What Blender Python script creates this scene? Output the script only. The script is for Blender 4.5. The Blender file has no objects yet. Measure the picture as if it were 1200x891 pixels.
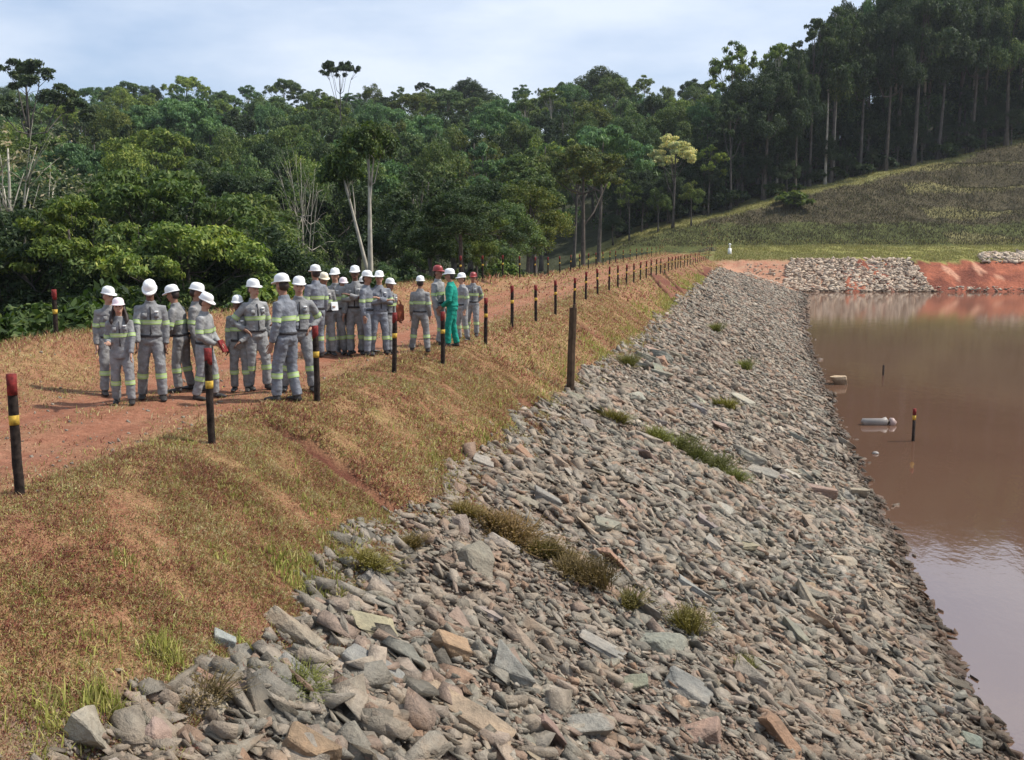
import bpy, bmesh, math, random
import numpy as np
from mathutils import Vector, Matrix, noise as mnoise

rng = np.random.default_rng(7)
random.seed(7)
scene = bpy.context.scene
col = scene.collection
rad = math.radians

# ------------------------------------------------------------------ camera
FPX = 1250.0                      # focal length in photo pixels (photo 1200 x 891)
PITCH = math.atan((445.5 - 278.0) / FPX)
YAW = math.atan(270.0 * math.cos(PITCH) / FPX)
CAM = np.array([0.0, 0.0, 2.45])
FW = np.array([-math.sin(YAW) * math.cos(PITCH), math.cos(YAW) * math.cos(PITCH), -math.sin(PITCH)])
RT = np.array([math.cos(YAW), math.sin(YAW), 0.0])
UPV = np.cross(RT, FW)
FH = np.array([-math.sin(YAW), math.cos(YAW)])

cam_data = bpy.data.cameras.new('camera')
cam_data.sensor_width = 36.0
cam_data.lens = 36.0 * FPX / 1200.0
cam_data.clip_start = 0.1
cam_data.clip_end = 6000.0
cam = bpy.data.objects.new('camera', cam_data)
col.objects.link(cam)
M3 = Matrix((tuple(RT), tuple(UPV), tuple(-FW))).transposed()
cam.matrix_world = Matrix.Translation(Vector(CAM)) @ M3.to_4x4()
scene.camera = cam


def ray(x, y):
    return FW + RT * (x - 600.0) / FPX + UPV * (445.5 - y) / FPX


def on_plane(x, y, z=0.0):
    d = ray(x, y)
    t = (z - CAM[2]) / d[2]
    return CAM + d * t


def at_depth(x, q):
    """horizontal place of image column x (at horizon height) at depth q"""
    r = (x - 600.0) / FPX * q / math.cos(PITCH)
    return FH * q + RT[:2] * r


def top_z(y, q):
    return CAM[2] + (278.0 - y) / FPX * q


# ------------------------------------------------------------------ terrain heights
WATER_Z = -5.15
HAZE = .00012
sst = lambda a, b, x: (lambda t: t * t * (3 - 2 * t))(np.clip((x - a) / (b - a), 0, 1))


def vnoise(x, y, seed=0):
    """cheap smooth value noise, numpy"""
    xi, yi = np.floor(x).astype(np.int64), np.floor(y).astype(np.int64)
    xf, yf = x - xi, y - yi

    def h(i, j):
        n = (i * 374761393 + j * 668265263 + seed * 1442695041) & 0xFFFFFFFF
        n = ((n ^ (n >> 13)) * 1274126177) & 0xFFFFFFFF
        return ((n ^ (n >> 16)) & 0xFFFF) / 65535.0
    u, v = xf * xf * (3 - 2 * xf), yf * yf * (3 - 2 * yf)
    return (h(xi, yi) * (1 - u) + h(xi + 1, yi) * u) * (1 - v) + (h(xi, yi + 1) * (1 - u) + h(xi + 1, yi + 1) * u) * v


def fbm(x, y, seed=0, oct=4):
    s, a, t = 0, 1.0, 0
    for k in range(oct):
        s = s + a * vnoise(x * 2 ** k + 13.1 * k, y * 2 ** k + 7.7 * k, seed + k)
        t += a
        a *= 0.5
    return s / t - 0.5


BY = [0, 6.4, 7.5, 9.4, 11.9, 15, 17.5, 23.3, 29, 42, 70, 138, 200]
BX = [-4.6, -4.54, -4.47, -4.32, -4.24, -4.27, -4.34, -4.0, -4.06, -3.84, -3.7, -3.05, -2.6]


def edge_x(Y):
    """where grass gives way to stones"""
    return np.interp(Y, BY, BX)


def toe_x(Y):
    return np.interp(Y, [0, 40, 60, 90, 140, 200], [3.94, 3.94, 4.4, 5.2, 7.9, 10.5])


def dam_z(X, Y):
    sl = (5.15 - 1.26) / (toe_x(Y) + 4.25)
    z = np.where(X < -4.25, np.interp(X, [-6.75, -6.2, -5.7, -4.25], [0, -.06, -.26, -1.26]), -1.26 - (X + 4.25) * sl)
    z = np.where(X < -6.75, 0.0, z)
    z = np.where(X < -12.7, (X + 12.7) * 0.55, z)
    # low grassy berm along the far edge of the crest
    z = z + (0.62 * np.exp(-((X + 12.2) / 1.0) ** 2) * (0.6 + 0.8 * (fbm(Y * .35, Y * 0 + 3, 5) + .5))) * sst(70, 40, Y)
    return z


def terrain_base(X, Y):
    q = X * FH[0] + Y * FH[1]
    r = X * RT[0] + Y * RT[1]
    left = np.interp(q, [0, 110, 180, 240, 320, 420, 900, 3000], [-8, -7.5, -2.5, 9, 30, 36, 40, 40])
    right = np.interp(q, [0, 146.5, 149.5, 158, 176], [-7.6, -7.6, -5.3, -0.9, 1.1])
    right = right + 10 * sst(120, 170, r)
    w = sst(-12.7, -5, X)
    base = left * (1 - w) + right * w
    zb = np.maximum(0, 0.9 + (r - 14) * 0.233)
    zb = np.minimum(zb, 42)
    qb = 176 + zb / 0.47
    face = 1.0 + (q - 176) * 0.47
    # terrace steps on the right hand part of the grass hill
    step = sst(75, 95, r)
    face = face + step * 1.3 * np.sin(face * 1.35)
    hill = np.where(q > qb, zb + np.minimum((q - qb) * 0.16, 9) - np.maximum(0, q - qb - 90) * .1, np.minimum(face, zb))
    hill = np.where((q > 170) & (r > 4), hill * sst(4, 22, r) + (1 - sst(4, 22, r)) * np.minimum(hill, base), -50)
    return np.maximum(base, hill), q, r, zb, qb


def ground_z(X, Y):
    X = np.asarray(X, float); Y = np.asarray(Y, float)
    base, q, r, zb, qb = terrain_base(X, Y)
    z = np.maximum(dam_z(X, Y) + np.where(Y > 186, -(Y - 186) * .4, 0), base)
    d = np.hypot(X, Y)
    z = np.maximum(z, 0.8 - 0.56 * np.maximum(0, d - 0.6))           # the abutment the photographer stands on
    return z


def gz(x, y):
    return float(ground_z(np.array([x]), np.array([y]))[0])


def gully(X, Y):
    """erosion gullies running down the grassed shoulder"""
    ex = edge_x(Y)
    d = X * 0
    for y0, k, dep in ((13.4, .05, .30), (21.9, -.45, .40), (18.2, .3, .12), (29.5, -.6, .34), (37.0, .5, .3), (74, 4, .8), (84, 4, .7), (126, 5, .8)):
        yy = y0 + (X + 6.2) * -k + fbm(X * 1.5, X * 0 + y0, 41) * .45
        wd = (0.115 + 0.006 * y0) * (.5 + 1.1 * vnoise(X * 4, X * 0 + y0, 43))
        d = np.maximum(d, dep * np.exp(-((Y - yy) / wd) ** 2) * sst(-6.75, -6.1, X) * sst(ex + .1, ex - .5, X))
    return d


def rough(X, Y):
    """small relief of the dam surface"""
    ex = edge_x(Y)
    rock = sst(-0.25, 0.35, X - ex)
    g = fbm(X * .8, Y * .8, 11) * 0.10 + fbm(X * 4, Y * 4, 12, 3) * 0.05
    gr = fbm(X * 0.9, Y * 0.7, 21) * 0.35 + fbm(X * 3, Y * 3, 22) * 0.12
    z = g * (1 - rock) + gr * rock
    crest = sst(-6.1, -6.9, X)
    z = z * (1 - 0.6 * crest)
    # wheel ruts in the path
    for c in (-8.0, -9.7):
        z = z - 0.05 * np.exp(-((X - c - .35 * fbm(Y * .15, Y * 0, 31)) / 0.28) ** 2) * crest
    z = z - gully(X, Y)
    return z


def surf_z(X, Y):
    return ground_z(X, Y) + rough(np.asarray(X, float), np.asarray(Y, float))


# ------------------------------------------------------------------ helpers
def link(o, parent=None):
    col.objects.link(o)
    if parent is not None:
        o.parent = parent
    return o


def mesh_np(name, V, Fq=None, Ft=None, mats=(), mat_idx=None, smooth=False):
    me = bpy.data.meshes.new(name)
    V = np.asarray(V, np.float32)
    loops, starts, tot = [], [], 0
    if Fq is not None and len(Fq):
        Fq = np.asarray(Fq, np.int32)
        loops.append(Fq.ravel()); starts.append(np.arange(len(Fq), dtype=np.int32) * 4 + tot); tot += Fq.size
    if Ft is not None and len(Ft):
        Ft = np.asarray(Ft, np.int32)
        loops.append(Ft.ravel()); starts.append(np.arange(len(Ft), dtype=np.int32) * 3 + tot); tot += Ft.size
    loops = np.concatenate(loops); starts = np.concatenate(starts)
    me.vertices.add(len(V)); me.vertices.foreach_set('co', V.ravel())
    me.loops.add(len(loops)); me.loops.foreach_set('vertex_index', loops)
    me.polygons.add(len(starts)); me.polygons.foreach_set('loop_start', starts)
    for m in mats:
        me.materials.append(m)
    if mat_idx is not None:
        me.polygons.foreach_set('material_index', np.asarray(mat_idx, np.int32))
    if smooth:
        me.polygons.foreach_set('use_smooth', np.ones(len(starts), bool))
    me.update(calc_edges=True)
    return me


def obj(name, me, parent=None, loc=None):
    o = bpy.data.objects.new(name, me)
    if loc is not None:
        o.location = loc
    return link(o, parent)


def tag(o, label=None, cat=None, group=None, kind=None):
    if label: o['label'] = label
    if cat: o['category'] = cat
    if group: o['group'] = group
    if kind: o['kind'] = kind
    return o


def empty(name, loc, rz=0.0):
    o = bpy.data.objects.new(name, None)
    o.location = loc
    o.rotation_euler = (0, 0, rz)
    o.empty_display_size = 0.2
    return link(o)


def copy_tree(o, parent=None):
    c = o.copy()
    col.objects.link(c)
    if parent is not None:
        c.parent = parent
    for ch in [x for x in o.children]:
        copy_tree(ch, c)
    return c


class MB:
    """collects primitive shapes of one mesh"""

    def __init__(self):
        self.v, self.f, self.m = [], [], []

    def add(self, V, F, mi=0):
        b = len(self.v)
        self.v += [tuple(p) for p in V]
        self.f += [tuple(i + b for i in f) for f in F]
        self.m += [mi] * len(F)

    def tube(self, pts, radii, n=10, side=None, mi=0, caps=True, rot=None):
        pts = [Vector(p) for p in pts]
        V, F = [], []
        k = len(pts)
        prev = None
        for i, p in enumerate(pts):
            t = (pts[min(i + 1, k - 1)] - pts[max(i - 1, 0)])
            t = t.normalized() if t.length > 1e-9 else Vector((0, 0, 1))
            s = Vector(side) if side is not None else (prev if prev is not None else (Vector((1, 0, 0)) if abs(t.x) < .9 else Vector((0, 1, 0))))
            s = (s - t * s.dot(t)).normalized()
            prev = s
            u = t.cross(s)
            rr = radii[i]
            rx, ry = rr if isinstance(rr, (tuple, list)) else (rr, rr)
            for j in range(n):
                a = 2 * math.pi * j / n
                V.append(p + s * (math.cos(a) * rx) + u * (math.sin(a) * ry))
        for i in range(k - 1):
            for j in range(n):
                F.append((i * n + j, i * n + (j + 1) % n, (i + 1) * n + (j + 1) % n, (i + 1) * n + j))
        if caps:
            F.append(tuple(range(n))[::-1])
            F.append(tuple((k - 1) * n + j for j in range(n)))
        self.add(V, F, mi)

    def ball(self, c, r, n=12, m=8, mi=0, mat=None):
        V, F = [], []
        c = Vector(c)
        rx, ry, rz_ = r if isinstance(r, (tuple, list)) else (r, r, r)
        for i in range(1, m):
            th = math.pi * i / m
            for j in range(n):
                a = 2 * math.pi * j / n
                d = Vector((rx * math.sin(th) * math.cos(a), ry * math.sin(th) * math.sin(a), rz_ * math.cos(th)))
                V.append(c + (mat @ d if mat else d))
        for i in range(m - 2):
            for j in range(n):
                F.append((i * n + j, (i + 1) * n + j, (i + 1) * n + (j + 1) % n, i * n + (j + 1) % n))
        d = Vector((0, 0, rz_)); V.append(c + (mat @ d if mat else d)); V.append(c - (mat @ d if mat else d))
        t, b = len(V) - 2, len(V) - 1
        for j in range(n):
            F.append((t, j, (j + 1) % n))
            F.append((b, (m - 2) * n + (j + 1) % n, (m - 2) * n + j))
        self.add(V, F, mi)

    def mesh(self, name, mats, smooth=True):
        me = bpy.data.meshes.new(name)
        me.from_pydata(self.v, [], self.f)
        for m in mats:
            me.materials.append(m)
        me.polygons.foreach_set('material_index', np.array(self.m, np.int32))
        if smooth:
            me.polygons.foreach_set('use_smooth', np.ones(len(self.f), bool))
        me.update()
        return me


# ------------------------------------------------------------------ materials
def new_mat(name):
    m = bpy.data.materials.new(name)
    m.use_nodes = True
    nt = m.node_tree
    nt.nodes.clear()
    out = nt.nodes.new('ShaderNodeOutputMaterial')
    return m, nt, out


def N(nt, t, **kw):
    n = nt.nodes.new(t)
    for k, v in kw.items():
        setattr(n, k, v)
    return n


def principled(nt, out, rough=0.8, spec=0.3):
    b = N(nt, 'ShaderNodeBsdfPrincipled')
    b.inputs['Roughness'].default_value = rough
    b.inputs['Specular IOR Level'].default_value = spec
    nt.links.new(b.outputs[0], out.inputs['Surface'])
    return b


def tex_noise(nt, scale, detail=4, vec=None, rough=0.55):
    n = N(nt, 'ShaderNodeTexNoise')
    n.inputs['Scale'].default_value = scale
    n.inputs['Detail'].default_value = detail
    n.inputs['Roughness'].default_value = rough
    if vec is not None:
        nt.links.new(vec, n.inputs['Vector'])
    return n


def ramp(nt, fac, stops, interp='LINEAR'):
    r = N(nt, 'ShaderNodeValToRGB')
    cr = r.color_ramp
    cr.interpolation = interp
    while len(cr.elements) < len(stops):
        cr.elements.new(0.5)
    for e, (p, c) in zip(cr.elements, stops):
        e.position = p
        e.color = (*c, 1)
    if fac is not None:
        nt.links.new(fac, r.inputs[0])
    return r.outputs[0]


def mix(nt, fac, a, b, mode='MIX'):
    m = N(nt, 'ShaderNodeMix', data_type='RGBA', blend_type=mode)
    for sock, v in ((m.inputs[0], fac), (m.inputs[6], a), (m.inputs[7], b)):
        if hasattr(v, 'is_linked') or hasattr(v, 'links'):
            nt.links.new(v, sock)
        elif isinstance(v, (int, float)):
            sock.default_value = v
        else:
            sock.default_value = (*v, 1)
    return m.outputs[2]


def math_n(nt, op, a, b=None, c=None):
    m = N(nt, 'ShaderNodeMath', operation=op)
    for i, v in enumerate((a, b, c)):
        if v is None: continue
        if isinstance(v, (int, float)): m.inputs[i].default_value = v
        else: nt.links.new(v, m.inputs[i])
    return m.outputs[0]


def bump(nt, bsdf, height, strength=0.5, dist=0.02):
    b = N(nt, 'ShaderNodeBump')
    b.inputs['Strength'].default_value = strength
    b.inputs['Distance'].default_value = dist
    nt.links.new(height, b.inputs['Height'])
    nt.links.new(b.outputs[0], bsdf.inputs['Normal'])


def geo_pos(nt):
    return N(nt, 'ShaderNodeNewGeometry').outputs['Position']


def attr(nt, name, what='Fac'):
    a = N(nt, 'ShaderNodeAttribute')
    a.attribute_name = name
    return a.outputs[what]


def mat_simple(name, c, rough=0.7, spec=0.3, var=0.25, scale=6, bumpd=0.0):
    m, nt, out = new_mat(name)
    b = principled(nt, out, rough, spec)
    tc = N(nt, 'ShaderNodeTexCoord').outputs['Object']
    n = tex_noise(nt, scale, 5, tc)
    lo = tuple(x * (1 - var) for x in c); hi = tuple(min(1, x * (1 + var)) for x in c)
    nt.links.new(ramp(nt, n.outputs[0], [(.3, lo), (.7, hi)]), b.inputs['Base Color'])
    if bumpd:
        bump(nt, b, n.outputs[0], 0.6, bumpd)
    return m


def mat_leaf(name, stops, trans=0.28, rough=0.55, from_object=True):
    """leaf material: colour from object colour, per leaf variation"""
    m, nt, out = new_mat(name)
    g = N(nt, 'ShaderNodeNewGeometry')
    oi = N(nt, 'ShaderNodeObjectInfo')
    c1 = ramp(nt, g.outputs['Random Per Island'], stops)
    if from_object:
        c1 = mix(nt, 1.0, c1, oi.outputs['Color'], 'MULTIPLY')
    n = tex_noise(nt, .22, 3, g.outputs['Position'])
    c2 = mix(nt, 1.0, c1, ramp(nt, n.outputs[0], [(.35, (.7, .78, .75)), (.65, (1.25, 1.15, 1.0))]), 'MULTIPLY')
    b = N(nt, 'ShaderNodeBsdfPrincipled')
    b.inputs['Roughness'].default_value = rough
    b.inputs['Specular IOR Level'].default_value = 0.25
    nt.links.new(c2, b.inputs['Base Color'])
    t = N(nt, 'ShaderNodeBsdfTranslucent')
    nt.links.new(mix(nt, 1.0, c2, (1.15, 1.25, .6), 'MULTIPLY'), t.inputs['Color'])
    ms = N(nt, 'ShaderNodeMixShader')
    ms.inputs[0].default_value = trans
    nt.links.new(b.outputs[0], ms.inputs[1]); nt.links.new(t.outputs[0], ms.inputs[2])
    nt.links.new(ms.outputs[0], out.inputs['Surface'])
    return m


LEAF = mat_leaf('leaves', [(0, (.026, .048, .016)), (.4, (.050, .082, .028)), (.75, (.080, .115, .040)), (1, (.135, .16, .065))], .3, .65)
BARK_DARK = mat_simple('bark_dark', (.10, .085, .07), .9, .1, .4, 3, .03)
BARK_PALE = mat_simple('bark_pale', (.42, .38, .31), .85, .1, .35, 1.5, .03)
BARK_GREY = mat_simple('bark_grey', (.105, .092, .08), .9, .1, .4, 2, .03)


def mat_rock(name, merged):
    m, nt, out = new_mat(name)
    b = principled(nt, out, 0.9, 0.2)
    g = N(nt, 'ShaderNodeNewGeometry')
    pos = g.outputs['Position']
    if merged:
        base = ramp(nt, g.outputs['Random Per Island'], [
            (0, (.125, .115, .10)), (.14, (.215, .21, .185)), (.28, (.285, .265, .235)), (.42, (.235, .235, .205)),
            (.56, (.305, .265, .22)), (.7, (.335, .31, .27)), (.83, (.295, .235, .20)), (.93, (.28, .195, .145)), (1, (.42, .39, .34))])
    else:
        base = N(nt, 'ShaderNodeObjectInfo').outputs['Color']
    n1 = tex_noise(nt, 2.2, 6, pos, .65)
    n2 = tex_noise(nt, 14, 6, pos, .7)
    c = mix(nt, 1.0, base, ramp(nt, n1.outputs[0], [(.3, (.68, .70, .70)), (.5, (1, .98, .95)), (.72, (1.25, 1.16, 1.05))]), 'MULTIPLY')
    c = mix(nt, 1.0, c, ramp(nt, n2.outputs[0], [(.3, (.72, .72, .72)), (.68, (1.2, 1.2, 1.18))]), 'MULTIPLY')
    # rust and lichen patches with an outline of their own
    n3 = tex_noise(nt, 1.1, 5, pos, .6)
    c = mix(nt, ramp(nt, n3.outputs[0], [(.58, (0, 0, 0)), (.7, (.5, .5, .5))]), c, (.27, .16, .095))
    # dust and mud washed over whole stretches of the slope
    n4 = tex_noise(nt, .45, 6, pos, .7)
    c = mix(nt, ramp(nt, n4.outputs[0], [(.42, (0, 0, 0)), (.68, (.42, .42, .42))]), c, (.255, .185, .135))
    c = mix(nt, 1.0, c, (1.02, .985, .945), 'MULTIPLY')
    # stones soaked by the water at the shore
    sx_ = N(nt, 'ShaderNodeSeparateXYZ'); nt.links.new(pos, sx_.inputs[0])
    wet = math_n(nt, 'MULTIPLY_ADD', n1.outputs[0], .5, math_n(nt, 'MULTIPLY', sx_.outputs[2], -1.0))
    wetm = ramp(nt, math_n(nt, 'ADD', wet, WATER_Z + .55), [(.42, (0, 0, 0)), (.62, (1, 1, 1))])
    c = mix(nt, wetm, c, mix(nt, 1.0, c, (.42, .37, .33), 'MULTIPLY'))
    nt.links.new(math_n(nt, 'MULTIPLY_ADD', wetm, -.5, .9), b.inputs['Roughness'])
    nt.links.new(c, b.inputs['Base Color'])
    h = math_n(nt, 'ADD', n2.outputs[0], n1.outputs[0])
    bump(nt, b, h, 1.0, .05)
    return m


ROCK_M = mat_rock('riprap_stone_mass', True)
ROCK_O = mat_rock('riprap_stone_single', False)


# ------------------------------------------------------------------ embankment (dam) ground
def grid_mesh(name, xs, ys, zf, attrs, mats):
    X, Y = np.meshgrid(xs, ys)
    Z = zf(X, Y)
    V = np.stack([X, Y, Z], -1).reshape(-1, 3)
    nx, ny = len(xs), len(ys)
    i = np.arange(nx * ny).reshape(ny, nx)
    Fq = np.stack([i[:-1, :-1], i[:-1, 1:], i[1:, 1:], i[1:, :-1]], -1).reshape(-1, 4)
    me = mesh_np(name, V, Fq, None, mats, smooth=True)
    for an, fn in attrs.items():
        a = me.attributes.new(an, 'FLOAT', 'POINT')
        a.data.foreach_set('value', fn(X, Y).astype(np.float32).ravel())
    return me


def spaced(a, b, d0, d1):
    out = [a]
    while out[-1] < b:
        t = (out[-1] - a) / (b - a)
        out.append(out[-1] + d0 + (d1 - d0) * t)
    return np.array(out)


m, nt, out = new_mat('embankment_soil')
b = principled(nt, out, .95, .1)
pos = geo_pos(nt)
nA = tex_noise(nt, .95, 7, pos, .72); nB = tex_noise(nt, 7, 6, pos, .7); nC = tex_noise(nt, 38, 4, pos, .7)
grass = ramp(nt, nA.outputs[0], [(.3, (.26, .115, .07)), (.45, (.31, .175, .10)), (.6, (.32, .22, .11)), (.74, (.26, .22, .085))])
grass = mix(nt, 1.0, grass, ramp(nt, nB.outputs[0], [(.3, (.55, .45, .45)), (.7, (1.25, 1.25, 1.2))]), 'MULTIPLY')
grass = mix(nt, 1.0, grass, ramp(nt, nC.outputs[0], [(.3, (.55, .5, .5)), (.7, (1.3, 1.3, 1.3))]), 'MULTIPLY')
path = ramp(nt, nA.outputs[0], [(.3, (.245, .105, .062)), (.5, (.295, .135, .083)), (.7, (.33, .19, .12))])
path = mix(nt, 1.0, path, ramp(nt, nC.outputs[0], [(.3, (.65, .62, .6)), (.7, (1.3, 1.3, 1.3))]), 'MULTIPLY')
path = mix(nt, 1.0, path, ramp(nt, nB.outputs[0], [(.3, (.72, .66, .62)), (.65, (1.15, 1.15, 1.15))]), 'MULTIPLY')
gravel = ramp(nt, nC.outputs[0], [(.3, (.10, .075, .058)), (.5, (.19, .135, .10)), (.7, (.28, .205, .155))])
c = mix(nt, attr(nt, 'path'), grass, path)
c = mix(nt, attr(nt, 'rock'), c, gravel)
c = mix(nt, attr(nt, 'gully'), c, ramp(nt, nC.outputs[0], [(.3, (.09, .035, .025)), (.7, (.19, .075, .048))]))  # exposed soil, also darkened for the shade the gully bed does not get
c = mix(nt, attr(nt, 'far'), c, ramp(nt, nA.outputs[0], [(.3, (.34, .13, .08)), (.6, (.40, .24, .155))]))
c = mix(nt, attr(nt, 'strip'), c, (.155, .15, .055))
nt.links.new(c, b.inputs['Base Color'])
bump(nt, b, math_n(nt, 'ADD', nB.outputs[0], nC.outputs[0]), .8, .04)
SOIL = m


def a_rock(X, Y):
    return sst(-.25, .2, X - edge_x(Y) + fbm(X * 1.3, Y * 1.3, 3) * 1.2)


def a_path(X, Y):
    n = fbm(X * .9, Y * .45, 17, 5)
    band = sst(-10.7, -9.8, X + 1.4 * n) * sst(-6.7, -7.9, X + 1.4 * n)
    mid = np.exp(-((X + 8.85) / .35) ** 2) * .6          # greener strip between the wheel tracks
    return np.clip(band * np.clip(1.05 - mid * 2 * np.clip(n + .5, 0, 1) + n * 1.2, 0, 1) * (1 - .35 * sst(25, 60, Y)), 0, 1)


def a_far(X, Y):
    q = X * FH[0] + Y * FH[1]
    return sst(145.8, 147.2, q + .8 * fbm(X * .5, Y * .5, 5)) * sst(-4.2, -3.2, X)


def a_strip(X, Y):
    q = X * FH[0] + Y * FH[1]
    return sst(156.5, 159.5, q + 3 * fbm(X * .3, Y * .3, 6))


def a_gully(X, Y):
    z = -gully(X, Y)
    far = sst(60, 72, Y) * sst(-6.6, -5.8, X) * sst(edge_x(Y) + .2, edge_x(Y) - .6, X)
    return np.clip(sst(.07, .2, -z) + far * sst(.02, .2, fbm(X * .8, Y * .12, 91)), 0, 1)


def emb_surface(X, Y):
    q = X * FH[0] + Y * FH[1]
    z = surf_z(X, Y)
    return z


xs = np.concatenate([np.arange(-22, -13.2, .5), np.arange(-13.2, 5.2, .11), np.arange(5.2, 14, .6)])
ys = spaced(-3, 172, .10, .8)
ys = ys[ys < 172]
me = grid_mesh('embankment_ground', xs, ys, emb_surface, {'rock': a_rock, 'path': a_path, 'gully': a_gully, 'far': a_far, 'strip': a_strip}, [SOIL])
tag(obj('embankment_ground', me), kind='structure')

# ------------------------------------------------------------------ outer terrain
ang = np.concatenate([np.linspace(-34, 34, 340) + math.degrees(-YAW) * 0, np.linspace(36, 324, 90)])
ang = np.radians(ang)
rr = np.concatenate([np.arange(4, 130, 2.0), np.arange(130, 250, .8), np.arange(250, 420, 4), np.geomspace(420, 3000, 25)])
A_, R_ = np.meshgrid(ang, rr)
TX = R_ * (FH[0] * np.cos(A_) + RT[0] * np.sin(A_))
TY = R_ * (FH[1] * np.cos(A_) + RT[1] * np.sin(A_))
base, q, r, zb, qb = terrain_base(TX, TY)
TZ = ground_z(TX, TY) + fbm(TX * .12, TY * .12, 51) * np.where(q > 178, 1.6, .4) + fbm(TX * .6, TY * .6, 52) * np.where(q > 150, .45, .1) + np.where((q > 149) & (q < 159) & (TX > 0), 1.1 * fbm(r * .45, q * .12, 57, 4), 0)
inside = (TX > -22) & (TX < 14) & (TY > -3) & (TY < 171.5)
TZ = TZ - np.where(inside, 0.9, 0) - np.where((R_ > 500), (R_ - 500) * .012, 0)
hillmask = ((q > 174) & (r > 8) & (q < qb + 9) & (zb > 0.1))
top_strip = hillmask & (q > qb - 2.6)
# zone colours of the soil and its plant cover
C = np.zeros(TX.shape + (3,)); C[:] = (.045, .05, .028)
right = (TX > -4)
C[right & (q < 150)] = (.16, .08, .045)
bank = right & (q >= 148) & (q < 159.5)
C[bank] = (.29, .10, .06)
dk = bank & (fbm(r * .35, q * .35, 58) > .06)
C[dk] = (.19, .065, .042)
pl = bank & (fbm(r * .5, q * .2, 59) > .2)
C[pl] = (.46, .24, .16)
C[right & (q >= 157.6) & (q < 178)] = (.23, .225, .075)
C[hillmask] = (.08, .068, .042)
C[hillmask & (q < 184)] = (.085, .095, .035)
C[top_strip] = (.19, .185, .075)
terr = hillmask & (r > 72) & (np.sin((q - 176) * .47 * 1.35) > .25)
C[terr] = (.17, .155, .07)
C[(q > 178) & ~hillmask & right] = (.05, .05, .03)
nA_, nR_ = len(ang), len(rr)
idx = np.arange(nA_ * nR_).reshape(nR_, nA_)
nxt = np.roll(idx, -1, axis=1)
Fq = np.stack([idx[:-1], idx[1:], nxt[1:], nxt[:-1]], -1).reshape(-1, 4)
Fq = Fq[:, ::-1]
m, nt, out = new_mat('terrain_cover')
b = principled(nt, out, .95, .1)
pos = geo_pos(nt)
n1 = tex_noise(nt, .35, 6, pos, .65); n2 = tex_noise(nt, 2.5, 5, pos, .7)
c = mix(nt, 1.0, attr(nt, 'cover', 'Color'), ramp(nt, n1.outputs[0], [(.3, (.62, .62, .65)), (.7, (1.4, 1.35, 1.25))]), 'MULTIPLY')
c = mix(nt, 1.0, c, ramp(nt, n2.outputs[0], [(.3, (.7, .7, .7)), (.7, (1.3, 1.3, 1.3))]), 'MULTIPLY')
nt.links.new(c, b.inputs['Base Color'])
bump(nt, b, n2.outputs[0], .8, .25)
V = np.stack([TX, TY, TZ], -1).reshape(-1, 3)
me = mesh_np('terrain', V, Fq, None, [m], smooth=True)
a = me.attributes.new('cover', 'FLOAT_COLOR', 'POINT')
a.data.foreach_set('color', np.concatenate([C, np.ones(TX.shape + (1,))], -1).astype(np.float32).ravel())
tag(obj('terrain', me), kind='structure')

# ------------------------------------------------------------------ water
m, nt, out = new_mat('muddy_water')
b = principled(nt, out, .05, .5)
b.inputs['IOR'].default_value = 2.7
pos = geo_pos(nt)
n1 = tex_noise(nt, .06, 4, pos)
nt.links.new(ramp(nt, n1.outputs[0], [(.3, (.108, .057, .036)), (.7, (.145, .08, .05))]), b.inputs['Base Color'])
mp = N(nt, 'ShaderNodeMapping'); mp.inputs['Scale'].default_value = (1.0, .55, 1); mp.inputs['Rotation'].default_value = (0, 0, rad(12))
nt.links.new(pos, mp.inputs['Vector'])
n2 = tex_noise(nt, 1.6, 4, mp.outputs[0]); n3 = tex_noise(nt, 7, 3, mp.outputs[0])
bump(nt, b, math_n(nt, 'ADD', n2.outputs[0], math_n(nt, 'MULTIPLY', n3.outputs[0], .35)), .12, .05)
gx = np.linspace(-2, 190, 40); gy = np.linspace(-60, 235, 60)
me = grid_mesh('reservoir_water', gx, gy, lambda X, Y: X * 0 + WATER_Z, {}, [m])
tag(obj('reservoir_water', me), kind='structure')

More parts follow.
